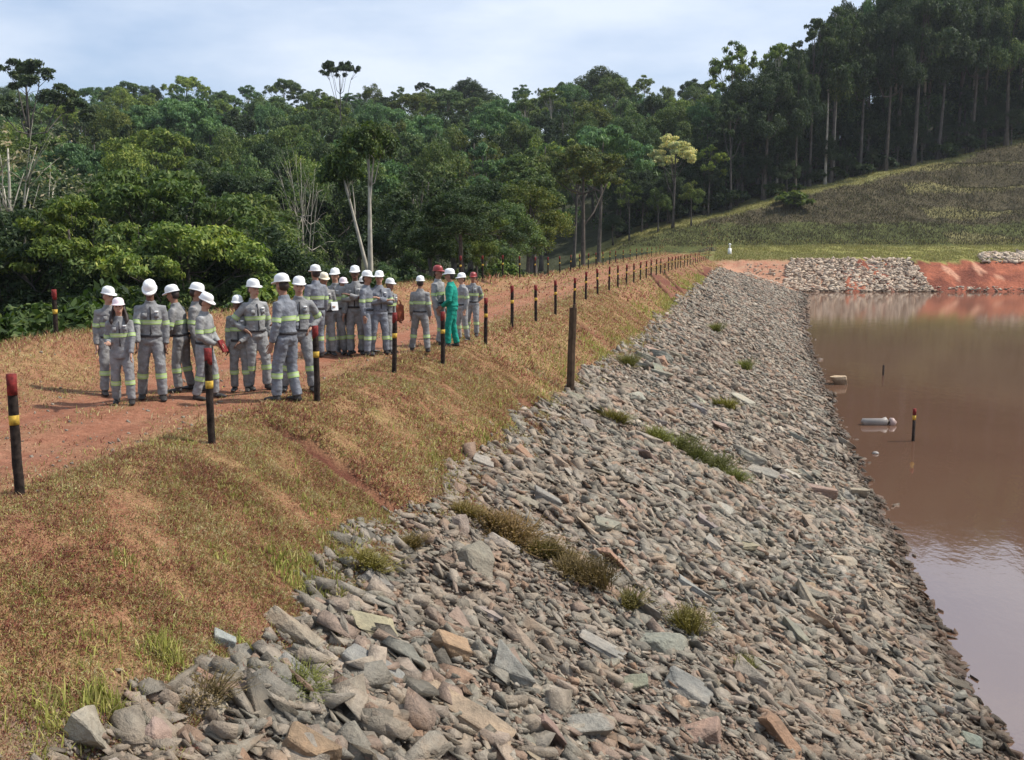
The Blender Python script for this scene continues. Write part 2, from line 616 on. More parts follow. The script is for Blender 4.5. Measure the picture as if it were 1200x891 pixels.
# ------------------------------------------------------------------ stones
def stone_mesh(seed, dims, npts=12, sub=0, rough_amp=.05, name='stone'):
    """angular broken stone: hull of random points, optionally roughened"""
    rs = random.Random(seed)
    bm = bmesh.new()
    for i in range(npts):
        # points pushed towards a box surface so faces stay flat and edges sharp
        p = Vector([rs.choice((-1, 1)) * rs.uniform(.5, 1.0) for _ in range(3)])
        if i % 4 == 0: p[rs.randrange(3)] *= .2
        bm.verts.new((p.x * dims[0] * .5, p.y * dims[1] * .5, p.z * dims[2] * .5))
    res = bmesh.ops.convex_hull(bm, input=bm.verts)
    junk = list({g for g in res['geom_interior'] + res['geom_unused'] if isinstance(g, bmesh.types.BMVert) and g.is_valid})
    bmesh.ops.delete(bm, geom=junk, context='VERTS')
    if sub:
        bmesh.ops.dissolve_limit(bm, angle_limit=rad(9), verts=bm.verts, edges=bm.edges)
        bmesh.ops.bevel(bm, geom=list(bm.edges), offset=.035 * min(dims), segments=1, affect='EDGES', clamp_overlap=True)
        bmesh.ops.triangulate(bm, faces=bm.faces)
        for _ in range(sub):
            long = [e for e in bm.edges if e.calc_length() > .13 * max(dims)]
            bmesh.ops.subdivide_edges(bm, edges=long, cuts=1, use_grid_fill=False)
            bmesh.ops.triangulate(bm, faces=bm.faces)
        bm.normal_update()
        off = Vector((seed * 3.7, seed * 1.3, seed * 7.1))
        for v in bm.verts:
            d = mnoise.fractal(v.co * 2.6 + off, 1.0, 2.0, 4) * rough_amp
            # bedding steps
            s = mnoise.noise(Vector((v.co.x * .8, v.co.y * .8, v.co.z * 9)) + off) * rough_amp * .5
            v.co += v.normal * (d + s)
    bmesh.ops.triangulate(bm, faces=bm.faces)
    me = bpy.data.meshes.new(name)
    bm.to_mesh(me)
    bm.free()
    me.update()
    return me


hero_meshes = []
for k in range(14):
    dims = (1.0, 1.0, 1.0)
    me = stone_mesh(100 + k, dims, random.randint(10, 15), 3, .03)
    me.materials.append(ROCK_O)
    hero_meshes.append(me)


def proto_np(seed, dims, npts):
    me = stone_mesh(seed, dims, npts)
    V = np.empty(len(me.vertices) * 3); me.vertices.foreach_get('co', V)
    T = np.empty(len(me.polygons) * 3, np.int32); me.polygons.foreach_get('vertices', T)
    bpy.data.meshes.remove(me)
    return V.reshape(-1, 3), T.reshape(-1, 3)


MEDP = [proto_np(300 + k, (1, random.uniform(.55, .95), random.uniform(.3, .6)), 11) for k in range(10)]
LOWP = [proto_np(400 + k, (1, random.uniform(.6, .95), random.uniform(.35, .6)), 9) for k in range(10)]


def euler_mats(ax, ay, az):
    ca, sa, cb, sb, cc, sc = np.cos(ax), np.sin(ax), np.cos(ay), np.sin(ay), np.cos(az), np.sin(az)
    o, l = np.zeros_like(ax), np.ones_like(ax)
    Rx = np.stack([l, o, o, o, ca, -sa, o, sa, ca], -1).reshape(-1, 3, 3)
    Ry = np.stack([cb, o, sb, o, l, o, -sb, o, cb], -1).reshape(-1, 3, 3)
    Rz = np.stack([cc, -sc, o, sc, cc, o, o, o, l], -1).reshape(-1, 3, 3)
    return Rz @ Ry @ Rx


SLOPE_ROT = Matrix.Rotation(math.atan(.475), 3, 'Y')
SR = np.array(SLOPE_ROT)


def scatter_stones(P, S, protos, tilt=.34, slope=True):
    """merge stones at points P with sizes S"""
    n = len(P)
    which = rng.integers(0, len(protos), n)
    Rm = euler_mats(rng.normal(0, tilt, n), rng.normal(0, tilt, n), rng.normal(-.05, .45, n))
    if slope:
        Rm = SR[None] @ Rm
    VV, TT, off = [], [], 0
    for k, (pv, pt) in enumerate(protos):
        i = np.where(which == k)[0]
        if not len(i): continue
        sc = S[i][:, None] * rng.uniform(.75, 1.2, (len(i), 3)) * np.array([1.14, .95, 1.0])
        loc = pv[None] * sc[:, None, :]
        w = np.einsum('nij,nvj->nvi', Rm[i], loc) + P[i][:, None, :]
        VV.append(w.reshape(-1, 3))
        TT.append((pt[None] + (np.arange(len(i)) * len(pv))[:, None, None] + off).reshape(-1, 3))
        off += len(i) * len(pv)
    return np.concatenate(VV), np.concatenate(TT)


def rock_points(n, y0, y1, xpad=-.12):
    Y = rng.uniform(y0, y1, n)
    ex = edge_x(Y) + fbm(Y * .9, Y * 0 + 2, 61) * .9
    tx = toe_x(Y) + .9
    X = ex + xpad + (tx - ex) * rng.random(n)
    return X, Y


VL, TL, vo = [], [], 0


def add_mass(P, S, protos, **kw):
    global vo
    v, t = scatter_stones(P, S, protos, **kw)
    VL.append(v); TL.append(t + vo); vo += len(v)


# size zones: coarse near the camera's foot, finer in the middle
def size_field(X, Y):
    return .75 + 1.0 * np.clip(fbm(X * .35, Y * .35, 71) + .35, 0, 1) + .55 * sst(13, 7, Y)


for (n, y0, y1, s0, s1, pr, lift) in ((32000, 4.5, 16, .02, .075, LOWP, .03), (14000, 4.5, 16, .06, .17, MEDP, .02), (3600, 4.5, 16, .14, .31, MEDP, .02),
                                      (20000, 16, 34, .04, .14, LOWP, .03), (12000, 16, 34, .11, .32, MEDP, .03),
                                      (13000, 34, 80, .09, .28, LOWP, .02), (3600, 34, 80, .18, .48, MEDP, .03),
                                      (6500, 80, 164, .22, .55, LOWP, .02)):
    X, Y = rock_points(n, y0, y1)
    S = s0 + (s1 - s0) * rng.random(n) ** 2.2
    k = (X * FH[0] + Y * FH[1]) < 146.5
    X, Y, S = X[k], Y[k], S[k]
    S = S * (size_field(X, Y) if y0 < 34 else 1)
    Z = surf_z(X, Y) + lift * .6 + S * .04
    add_mass(np.stack([X, Y, Z], -1), S, pr)
# scattered stones on the grass close to the edge
n = 260
Y = rng.uniform(5, 60, n); X = edge_x(Y) + fbm(Y * .9, Y * 0 + 2, 61) * .9 - np.abs(rng.normal(0, .16, n))
S = .04 + .14 * rng.random(n) ** 2
add_mass(np.stack([X, Y, surf_z(X, Y) + S * .05], -1), S, MEDP)
# loose stones on the crest
n = 3200
Y = 8 + 50 * rng.random(n) ** 1.6; X = rng.uniform(-12, -6.4, n); S = .015 + .06 * rng.random(n) ** 4
add_mass(np.stack([X, Y, surf_z(X, Y) + S * .1], -1), S, LOWP)
V = np.concatenate(VL); T = np.concatenate(TL)
me = mesh_np('riprap_rubble', V, None, T, [ROCK_M])
tag(obj('riprap_rubble', me), 'countless small angular grey and brown stones covering the dam slope', 'rubble', kind='stuff')

# stone apron on the far bank and pale stones by the red cut
VL, TL, vo = [], [], 0


def bank_point(x, frac):
    q = 149.2 + 9.2 * frac
    p = at_depth(x, q)
    return p


PP, SS = [], []
for k in range(2600):
    f = rng.random(); x0 = 912 + 10 * f; x1 = 1058 + 34 * (1 - f)
    x = rng.uniform(x0, x1)
    p = bank_point(x, f)
    PP.append((p[0], p[1], gz(p[0], p[1]) + .12)); SS.append(.3 + .7 * rng.random() ** 2)
for k in range(420):
    x = rng.uniform(1140, 1230); q_ = rng.uniform(157, 165)
    p = at_depth(x, q_)
    PP.append((p[0], p[1], gz(p[0], p[1]) + .2)); SS.append(.4 + .9 * rng.random() ** 2)
for k in range(500):
    x = rng.uniform(868, 925); p = at_depth(x, rng.uniform(147.5, 157))
    PP.append((p[0], p[1], gz(p[0], p[1]) + .1)); SS.append(.1 + .45 * rng.random() ** 3)
for k in range(160):
    x = rng.uniform(1060, 1215); p = at_depth(x, rng.uniform(149, 151))
    PP.append((p[0], p[1], gz(p[0], p[1]) + .05)); SS.append(.2 + .5 * rng.random() ** 2)
PALE_M = mat_rock('pale_bank_stone', True)
for n_ in PALE_M.node_tree.nodes:
    if n_.type == 'VALTORGB' and len(n_.color_ramp.elements) == 9:
        for e in n_.color_ramp.elements:
            c_ = e.color; e.color = (min(1, c_[0] * .8 + .27), min(1, c_[1] * .8 + .22), min(1, c_[2] * .8 + .18), 1)
add_mass(np.array(PP), np.array(SS), MEDP, slope=False)
me = mesh_np('bank_rubble', np.concatenate(VL), None, np.concatenate(TL), [PALE_M])
tag(obj('bank_rubble', me), 'apron of pale stones on the far red bank above the water', 'rubble', kind='stuff')

# individual large stones ------------------------------------------------------
SCOL = [('dark grey', (.12, .12, .115)), ('grey green', (.20, .225, .19)), ('mid grey', (.26, .25, .23)), ('light grey', (.39, .375, .34)),
        ('tan', (.37, .305, .235)), ('pinkish brown', (.30, .235, .195)), ('rusty brown', (.30, .185, .115))]
placed = []


def put_stone(x, y, sx, sy, sz, colr, label, rz=0.0, ry=0.0, rx=0.0, mesh=None, sink=.12, slope=True, zoff=0, group='large stones on the dam slope'):
    me = mesh or random.choice(hero_meshes)
    o = obj('stone', me)
    z = float(surf_z(np.array([x]), np.array([y]))[0])
    R = Matrix.Rotation(rz, 3, 'Z') @ Matrix.Rotation(ry, 3, 'Y') @ Matrix.Rotation(rx, 3, 'X')
    if slope: R = SLOPE_ROT @ R
    o.matrix_world = Matrix.Translation((x, y, z + sz * (.20 - sink) + zoff)) @ R.to_4x4() @ Matrix.Diagonal((sx, sy, sz, 1))
    o.color = (*colr, 1)
    tag(o, label, 'stone', group)
    placed.append((x, y, max(sx, sy) * .5))
    return o


def on_rock(x, y):
    """pixel to the dam's stone slope"""
    d = ray(x, y)
    t = 4.0
    for _ in range(400):
        p = CAM + d * t
        h = p[2] - gz(p[0], p[1])
        if h < .01: break
        t += max(.01, h * .6)
    return p


HERO = [
    (105, 862, .46, .42, .42, (.42, .40, .33), 'pale blocky stone at the grass edge, apart from the slope stones', -.3, 0),
    (192, 876, .44, .36, .30, (.37, .27, .24), 'rounded pinkish stone just beside the pale block', .2, 0),
    (262, 752, .30, .24, .22, (.40, .44, .43), 'whitish stone beside a green tuft at the grass edge', .4, 0),
    (238, 787, .36, .28, .18, (.36, .21, .15), 'flat terracotta coloured stone at the grass edge', .1, 0),
    (276, 783, .28, .25, .22, (.45, .36, .29), 'cream and pink stone beside the flat terracotta one', .9, 0),
    (350, 742, 1.0, .42, .30, (.38, .335, .26), 'long pale tan slab with a rounded back at the grass edge', -.15, .1),
    (340, 790, .8, .3, .2, (.27, .28, .27), 'long thin grey slab just below the pale tan slab', -.25, .05),
    (525, 775, .55, .45, .42, (.40, .27, .16), 'squarish orange tan stone with a clean face', .5, .2),
    (545, 850, 1.5, .44, .34, (.37, .285, .20), 'longest slab of tan and rust stone, low on the slope', -.25, .0),
    (600, 795, .75, .6, .42, (.25, .255, .235), 'large grey triangular stone right of the orange tan one', .2, .2),
    (700, 755, .9, .5, .26, (.31, .30, .275), 'broad flat grey stone in the middle of the slope', -.1, .0),
    (815, 690, 1.1, .42, .26, (.34, .37, .365), 'long bluish pale slab near a dry bush', -.2, .0),
    (800, 815, 1.1, .6, .36, (.25, .25, .235), 'big dark grey slab with a deep hollow beneath', -.1, .0),
    (828, 872, .6, .5, .45, (.34, .225, .18), 'reddish brown block near the bottom of the slope', .5, .2),
    (640, 868, .6, .42, .40, (.30, .20, .17), 'dark reddish stone beside a black gap', .3, .3),
    (690, 860, .75, .5, .4, (.30, .29, .26), 'upright grey stone between the dark reddish stone and the big slab', .9, -.3),
    (435, 800, .9, .42, .3, (.26, .27, .265), 'smooth bluish grey slab left of the longest tan slab', -.1, .1),
    (590, 640, .7, .5, .3, (.36, .35, .33), 'pale grey flat stone beside a brown dry bush', .1, .1),
    (640, 590, .7, .45, .35, (.27, .29, .285), 'blue grey block on the upper slope', .3, .1),
    (565, 545, .55, .45, .3, (.40, .39, .36), 'pale stone at the grass edge below the fence line', .2, .1),
    (440, 690, .7, .35, .25, (.26, .25, .235), 'grey slab at the grass edge beside bright green grass', -.2, .1),
    (880, 800, .8, .5, .4, (.33, .30, .25), 'buff slab low on the slope toward the water', -.2, .0),
    (1010, 760, .6, .5, .4, (.27, .27, .23), 'olive grey block above the waterline', .2, .0),
]
for (px, py, sx, sy, sz, cc, lab, rz, ry) in HERO:
    p = on_rock(px, py)
    put_stone(p[0], p[1], sx * .78, sy * .78, sz * .72, tuple(c_ * .75 + .05 for c_ in cc), lab, rz, ry, sink=.0)
# cream boulder standing in the water's edge
p = on_plane(982, 450, WATER_Z)
put_stone(p[0], p[1], 1.05, .8, .7, (.46, .37, .26), 'large cream boulder standing at the waterline', .2, slope=False, zoff=WATER_Z - gz(p[0], p[1]) + .08)

# dark stones just out of the water along the near shore
tries = 0
while len(placed) < 292 and tries < 20000:
    tries += 1
    y = 5.2 + 36 * random.random() ** 1.7
    ex = float(edge_x(y)); tx = float(toe_x(y)) - .25
    x = ex + .18 + (tx - ex) * random.random()
    s = (.27 + .36 * random.random() ** 2.2) * (1 + .02 * y)
    if any((x - a_) ** 2 + (y - b_) ** 2 < (.82 * (s * .5 + c_)) ** 2 for a_, b_, c_ in placed): continue
    nm, cc = random.choices(SCOL, [1, 2.5, 3, 2.2, 2.2, 1.6, .9])[0]
    j = [random.uniform(.95, 1.06) for _ in range(3)]
    cc = tuple((c_ * .72 + m_ * .28) * random.uniform(.94, 1.06) * j[0] for c_, m_ in zip(cc, (.27, .245, .21)))
    f = (x - ex) / (tx - ex)
    where = 'near the grass edge' if f < .22 else ('just above the waterline' if f > .84 else ('high on the slope' if f < .5 else 'low on the slope'))
    dist = 'in the nearest stretch of the dam' if y < 11 else ('in the middle stretch of the dam' if y < 22 else 'farther along the dam')
    shape = random.random()
    sy_, sz_ = s * random.uniform(.45, .8), s * random.uniform(.22, .45)
    put_stone(x, y, s, sy_, sz_, cc, f'{nm} angular stone {where} {dist}',
              random.gauss(-.05, .45), random.gauss(0, .2), random.gauss(0, .24), sink=.0, group='large stones on the dam slope')


# ------------------------------------------------------------------ grass (stuff)
def mat_grass(name, stops, scale=.7):
    m, nt, out = new_mat(name)
    g = N(nt, 'ShaderNodeNewGeometry')
    n = tex_noise(nt, scale, 6, g.outputs['Position'], .68)
    nf = tex_noise(nt, scale * 5, 4, g.outputs['Position'], .7)
    f0 = math_n(nt, 'MULTIPLY_ADD', n.outputs[0], 1.0, math_n(nt, 'MULTIPLY_ADD', nf.outputs[0], .9, -.9))
    f = math_n(nt, 'ADD', f0, math_n(nt, 'MULTIPLY', g.outputs['Random Per Island'], .85))
    c = ramp(nt, f, stops)
    b = N(nt, 'ShaderNodeBsdfPrincipled')
    b.inputs['Roughness'].default_value = .8
    b.inputs['Specular IOR Level'].default_value = .15
    nt.links.new(c, b.inputs['Base Color'])
    t = N(nt, 'ShaderNodeBsdfTranslucent'); nt.links.new(c, t.inputs['Color'])
    ms = N(nt, 'ShaderNodeMixShader'); ms.inputs[0].default_value = .25
    nt.links.new(b.outputs[0], ms.inputs[1]); nt.links.new(t.outputs[0], ms.inputs[2])
    nt.links.new(ms.outputs[0], out.inputs['Surface'])
    return m


DRY = mat_grass('dry_grass', [(.05, (.16, .06, .05)), (.2, (.31, .105, .072)), (.34, (.38, .175, .105)), (.45, (.48, .34, .205)), (.55, (.39, .285, .135)), (.64, (.29, .285, .08)), (.78, (.43, .415, .135)), (.97, (.56, .50, .30))])
GREEN = mat_grass('green_grass', [(.1, (.20, .22, .045)), (.4, (.33, .34, .08)), (.7, (.45, .42, .13)), (.95, (.5, .42, .19))])
HILLG = mat_grass('hill_grass', [(.15, (.066, .06, .034)), (.38, (.09, .073, .046)), (.55, (.105, .082, .052)), (.75, (.088, .098, .04)), (.97, (.125, .118, .052))], .09)
STRIP = mat_grass('strip_grass', [(.1, (.20, .20, .06)), (.5, (.30, .285, .095)), (.9, (.38, .32, .15))], .2)


def blades(P, H, W, lean=.6, dirbias=None):
    """triangle blades with a kink: 5 vertices, quad + triangle"""
    n = len(P)
    az = rng.uniform(0, 2 * np.pi, n)
    if dirbias is not None:
        az = np.where(rng.random(n) < .5, dirbias + rng.normal(0, .6, n), az)
    d = np.stack([np.cos(az), np.sin(az), np.zeros(n)], -1)
    az2 = rng.uniform(0, 2 * np.pi, n)
    s = np.stack([np.cos(az2), np.sin(az2), np.zeros(n)], -1) * W[:, None] * .5
    l = np.abs(rng.normal(lean, .35, n))
    up = np.array([0, 0, 1.0])
    mid = P + (up[None] * np.cos(l * .6)[:, None] + d * np.sin(l * .6)[:, None]) * (H * .5)[:, None]
    l2 = np.clip(l * 1.5, 0, 1.9)
    tip = mid + (up[None] * np.cos(l2)[:, None] + d * np.sin(l2)[:, None]) * (H * .5)[:, None]
    V = np.stack([P - s, P + s, mid + s * .8, mid - s * .8, tip], 1).reshape(-1, 3)
    b = np.arange(n)[:, None] * 5
    return V, b + np.array([[0, 1, 2, 3]]), b + np.array([[3, 2, 4]])


def grass_obj(name, P, H, W, m, label, lean=.6, dirbias=None):
    V, Q, T = blades(P, H, W, lean, dirbias)
    o = obj(name, mesh_np(name, V, Q, T, [m]))
    return tag(o, label, 'grass', kind='stuff')


def shoulder_points(n, y0, y1, x0=-6.9, x1=.5):
    Y = y0 + (y1 - y0) * rng.random(n)
    ex = edge_x(Y) + fbm(Y * .9, Y * 0 + 2, 61) * .9
    X = x0 + (ex + x1 - x0) * rng.random(n)
    return X, Y


PX, PY, PH, PW = [], [], [], []
for n, y0, y1, h, w in ((210000, 5, 13, .105, .009), (110000, 13, 24, .12, .014), (50000, 24, 50, .15, .025), (16000, 50, 110, .2, .05), (5000, 110, 190, .25, .1)):
    X, Y = shoulder_points(n, y0, y1)
    k = a_gully(X, Y) < .2 + .5 * rng.random(n) ** 3
    X, Y = X[k], Y[k]
    PX.append(X); PY.append(Y)
    cl = np.clip(.6 + 1.4 * fbm(X * 2.2, Y * 2.2, 81), .25, 1.5)
    PH.append(h * cl * rng.uniform(.5, 1.4, len(X))); PW.append(w * rng.uniform(.6, 1.3, len(X)))
# crest: where the path is not bare, and the berm
for n, y0, y1, h, w in ((52000, 8, 20, .085, .011), (32000, 20, 45, .11, .02), (14000, 45, 180, .17, .06)):
    Y = rng.uniform(y0, y1, n); X = rng.uniform(-13.4, -6.3, n)
    k = a_path(X, Y) < rng.random(n) * .95
    X, Y = X[k], Y[k]
    PX.append(X); PY.append(Y)
    PH.append(h * rng.uniform(.4, 1.3, len(X)) * (1 + 1.2 * np.exp(-((X + 12.6) / .8) ** 2))); PW.append(w * rng.uniform(.6, 1.3, len(X)))
X = np.concatenate(PX); Y = np.concatenate(PY)
P = np.stack([X, Y, surf_z(X, Y) - .01], -1)
grass_obj('dry_grass', P, np.concatenate(PH), np.concatenate(PW), DRY, 'short dry reddish and straw coloured grass on the dam shoulder', .95, -.4)

# brighter green tufts
TP, TH, TW = [], [], []


def tuft(x, y, n, rad_, h, w, z=None):
    a_ = rng.uniform(0, 2 * np.pi, n); r_ = rad_ * np.sqrt(rng.random(n))
    X = x + r_ * np.cos(a_); Y = y + r_ * np.sin(a_)
    TP.append(np.stack([X, Y, surf_z(X, Y) - .01], -1)); TH.append(h * .62 * rng.uniform(.4, 1.25, n)); TW.append(np.full(n, w))


for (px, py, n, rd, h) in ((360, 672, 420, .42, .26), (330, 668, 160, .3, .2), (405, 650, 260, .32, .24), (415, 632, 150, .25, .2), (195, 770, 170, .13, .34), (188, 775, 120, .2, .2),
                           (120, 826, 150, .14, .34), (75, 838, 160, .2, .26), (286, 752, 80, .08, .2), (255, 765, 60, .08, .15), (232, 790, 60, .09, .14),
                           (270, 575, 80, .14, .16), (300, 600, 90, .2, .14), (370, 600, 90, .2, .14), (440, 600, 120, .25, .18), (575, 520, 130, .3, .2),
                           (600, 505, 130, .35, .2), (260, 650, 60, .12, .16), (40, 700, 60, .12, .15), (150, 660, 60, .12, .15), (200, 520, 120, .3, .14), (520, 548, 160, .3, .2),
                           (700, 410, 200, .6, .25), (760, 370, 200, .9, .3), (670, 445, 150, .4, .22), (640, 470, 150, .4, .2)):
    p = on_rock(px, py)
    tuft(p[0], p[1], n, rd, h, .010 + .0006 * p[1])
# greener band along the stone edge
n = 9000
Y = 6 + 100 * rng.random(n) ** 1.5; X = edge_x(Y) + fbm(Y * .9, Y * 0 + 2, 61) * .9 - np.abs(rng.normal(0, .55, n))
k = fbm(X * .8, Y * .5, 87) > -.02
X, Y = X[k], Y[k]
TP.append(np.stack([X, Y, surf_z(X, Y) - .01], -1)); TH.append((.09 + .002 * Y) * rng.uniform(.5, 1.4, len(X))); TW.append(.009 + .0006 * Y)
grass_obj('green_grass', np.concatenate(TP), np.concatenate(TH), np.concatenate(TW), GREEN, 'fresh yellow green grass tufts along the stone edge', .45)

# hill grass and the bright strip on the far shore
n = 150000
q_ = rng.uniform(176, 240, n); x_ = rng.uniform(690, 1290, n)
r_ = (x_ - 600) / FPX * q_
X = FH[0] * q_ + RT[0] * r_; Y = FH[1] * q_ + RT[1] * r_
_, q2, r2, zb2, qb2 = terrain_base(X, Y)
k = (q2 < qb2 + 4) & (zb2 > .3)
strip = k & (q2 > qb2 - 2.6)
kk = k & ~strip
Zt = lambda X, Y: ground_z(X, Y) + fbm(X * .12, Y * .12, 51) * np.where(X * FH[0] + Y * FH[1] > 178, 1.6, .4)
P = np.stack([X, Y, Zt(X, Y) - .05], -1)
nk = kk.sum()
grass_obj('hill_grass', P[kk], rng.uniform(.2, .6, nk), rng.uniform(.06, .14, nk), HILLG, 'tall brownish weeds covering the steep face of the far hill', .5)
n = 40000
q_ = np.concatenate([rng.uniform(157.8, 178, n)]); x_ = rng.uniform(815, 1290, n)
r_ = (x_ - 600) / FPX * q_
X2 = FH[0] * q_ + RT[0] * r_; Y2 = FH[1] * q_ + RT[1] * r_
k2 = X2 > -4
Z2 = np.where((X2 < 14) & (Y2 < 172), surf_z(X2, Y2), Zt(X2, Y2))
P2 = np.concatenate([np.stack([X2, Y2, Z2 - .05], -1)[k2], P[strip]])
grass_obj('strip_grass', P2, rng.uniform(.15, .45, len(P2)), rng.uniform(.06, .13, len(P2)), STRIP, 'yellow green grass on the far shore and the brow of the hill', .5)


# ------------------------------------------------------------------ trees
def leaf_cloud(centers, radii, n, L, seed, flat=1.0, up=.5, shell=.55):
    """many leaf faces over clumps; returns V, quads"""
    r_ = np.random.default_rng(seed)
    centers = np.asarray(centers, float); radii = np.asarray(radii, float)
    w = radii ** 2; w = w / w.sum()
    i = r_.choice(len(centers), n, p=w)
    d = r_.normal(size=(n, 3)); d[:, 2] = d[:, 2] + .35
    d /= np.linalg.norm(d, axis=1)[:, None]
    rad_ = radii[i] * (shell + (1 - shell) * r_.random(n)) * (1 + .3 * (r_.random(n) - .3))
    c = centers[i] + d * rad_[:, None] * np.array([1, 1, flat])
    nrm = d * .7 + r_.normal(size=(n, 3)) * .55 + np.array([0, 0, up])
    nrm /= np.linalg.norm(nrm, axis=1)[:, None]
    t = np.cross(nrm, r_.normal(size=(n, 3))); t /= np.linalg.norm(t, axis=1)[:, None]
    t[:, 2] -= .25
    bb = np.cross(nrm, t); bb /= np.linalg.norm(bb, axis=1)[:, None]
    l = L * r_.uniform(.6, 1.35, n)
    t = t * l[:, None]; bb = bb * (l * .42)[:, None]
    V = np.stack([c - t * .5, c + bb * .5 - t * .05, c + t * .5 - np.array([0, 0, .08]) * l[:, None], c - bb * .5 - t * .05], 1).reshape(-1, 3)
    return V, np.arange(n)[:, None] * 4 + np.arange(4)[None]


def sub_clumps(lobes, k, seed, f=.42, spread=.78):
    rs = random.Random(seed)
    C_, R_c = [], []
    for (c, r_) in lobes:
        for j in range(k):
            d = Vector((rs.gauss(0, 1), rs.gauss(0, 1), rs.gauss(.45, .8))).normalized()
            C_.append(tuple(Vector(c) + Vector((d.x * r_, d.y * r_, d.z * r_ * .8)) * spread * rs.uniform(.75, 1.1)))
            R_c.append(r_ * f * rs.uniform(.6, 1.25))
    return C_, R_c


def make_trunk(name, base_r, height, lobes, bark, bend=.04, seed=0, fork=.55, limbs=8, roots=True):
    rs = random.Random(seed)
    mb = MB()
    pts, rr_ = [], []
    bx, by = rs.uniform(-1, 1) * bend * height, rs.uniform(-1, 1) * bend * height
    for i in range(9):
        t = i / 8
        pts.append((bx * math.sin(t * 2.2) * t + .06 * base_r * math.sin(9 * t), by * math.sin(t * 1.8) * t, t * height - .3 * (i == 0)))
        rr_.append(base_r * ((1 - t) ** .8 * .72 + .2) * (1.6 if i == 0 else 1))
    mb.tube(pts, rr_, 9)
    for (c, r_) in rs.sample(lobes, min(limbs, len(lobes))):
        t = rs.uniform(fork, .92)
        i = int(t * 8)
        p0 = Vector(pts[i]); p3 = Vector(c)
        p1 = p0.lerp(p3, .35) + Vector((0, 0, -.05 * height * rs.random())); p2 = p0.lerp(p3, .7) + Vector((rs.uniform(-.2, .2), rs.uniform(-.2, .2), .02 * height))
        r0 = rr_[i] * .6
        mb.tube([p0, p1, p2, p3], [r0, r0 * .7, r0 * .45, r0 * .15], 6)
        for _ in range(3):
            d = Vector((rs.gauss(0, 1), rs.gauss(0, 1), rs.gauss(.3, .6))).normalized() * r_ * .85
            mb.tube([p2, p2.lerp(p3 + d, .5) + Vector((0, 0, .1)), p3 + d], [r0 * .35, r0 * .22, r0 * .06], 5)
    return mb.mesh(name, [bark])


PROTO = {}


def proto_tree(kind, height, lobes, n, L, bark, base_r, k=9, f=.42, flat=.85, seed=1, fork=.5, bend=.03, limbs=8, shell=.5, leafmat=None):
    C_, Rc = sub_clumps(lobes, k, seed, f)
    V, Q = leaf_cloud(C_, Rc, n, L, seed, flat, shell=shell)
    crown = mesh_np('crown', V, Q, None, [leafmat or LEAF])
    trunk = make_trunk('trunk', base_r, height * .86, lobes, bark, bend, seed, fork, limbs)
    PROTO[kind] = (trunk, crown, height)


def ell_lobes(n, rx, ry, z0, z1, r0, r1, seed, power=.5):
    rs = random.Random(seed)
    L_ = []
    for i in range(n):
        a_ = 2.399 * i + rs.uniform(-.4, .4); rr_ = math.sqrt((i + .5) / n)
        h = (1 - rr_ ** 2) ** power
        L_.append(((rx * rr_ * math.cos(a_) * .8, ry * rr_ * math.sin(a_) * .8, z0 + (z1 - z0) * (h * .75 + rs.uniform(-.05, .25))), rs.uniform(r0, r1)))
    return L_


# unit heights in metres, scaled when placed
proto_tree('round', 15, ell_lobes(13, 5.2, 5.2, 5.5, 12.6, 1.7, 2.5, 1), 22000, .28, BARK_DARK, .32, seed=1)
proto_tree('round_b', 15, ell_lobes(15, 4.6, 5.0, 4.5, 13.0, 1.5, 2.2, 2), 22000, .27, BARK_DARK, .30, seed=2, bend=.05)
proto_tree('tall', 20, ell_lobes(14, 4.2, 4.4, 8.5, 18, 1.5, 2.4, 3, .6), 15000, .38, BARK_GREY, .34, seed=3, fork=.55)
proto_tree('tall_b', 20, ell_lobes(11, 4.8, 4.2, 11.5, 18, 1.4, 2.2, 4, .5), 12000, .40, BARK_GREY, .34, seed=4, fork=.6, f=.38)
proto_tree('spread', 13, ell_lobes(14, 6.4, 6.0, 8.8, 11.8, 1.1, 1.7, 5, .7), 14000, .30, BARK_DARK, .30, seed=5, flat=.5, fork=.5)
proto_tree('feathery', 14, ell_lobes(12, 4.6, 4.6, 7.0, 12.5, 1.0, 1.6, 6), 7500, .32, BARK_GREY, .24, seed=6, flat=.6, f=.36, k=7, shell=.2)
proto_tree('emergent', 24, ell_lobes(9, 5.0, 4.6, 18.5, 22.5, 1.1, 1.8, 7, .6), 6500, .42, BARK_PALE, .34, seed=7, flat=.6, fork=.72, bend=.03, f=.4)
proto_tree('emergent_b', 26, ell_lobes(12, 4.4, 4.6, 17, 24.5, 1.3, 2.0, 8, .5), 8000, .44, BARK_PALE, .40, seed=8, flat=.7, fork=.68, bend=.02, f=.42)
proto_tree('umbrella', 24, ell_lobes(8, 5.4, 5.0, 20.8, 22.6, .9, 1.3, 9, .7), 5200, .42, BARK_GREY, .30, seed=9, flat=.5, fork=.86, bend=.06, f=.45)
proto_tree('open_top', 24, ell_lobes(9, 6.4, 5.4, 16, 23, 1.0, 1.7, 10, .8), 8000, .42, BARK_GREY, .34, seed=10, flat=.6, fork=.74, f=.42, k=7)
proto_tree('slim', 16, ell_lobes(7, 1.9, 1.9, 12.5, 15.2, .7, 1.1, 11), 3600, .34, BARK_PALE, .24, seed=11, fork=.86, f=.5, limbs=4)
proto_tree('vined', 15, ell_lobes(13, 1.9, 1.7, 11.6, 14.6, .6, .95, 12, .3), 4200, .30, BARK_PALE, .30, seed=12, fork=.84, f=.55, limbs=5)
proto_tree('bare', 12, ell_lobes(22, 3.8, 3.6, 4, 11.5, .8, 1.3, 13), 2600, .15, BARK_PALE, .11, seed=13, fork=.25, limbs=22, bend=.06)
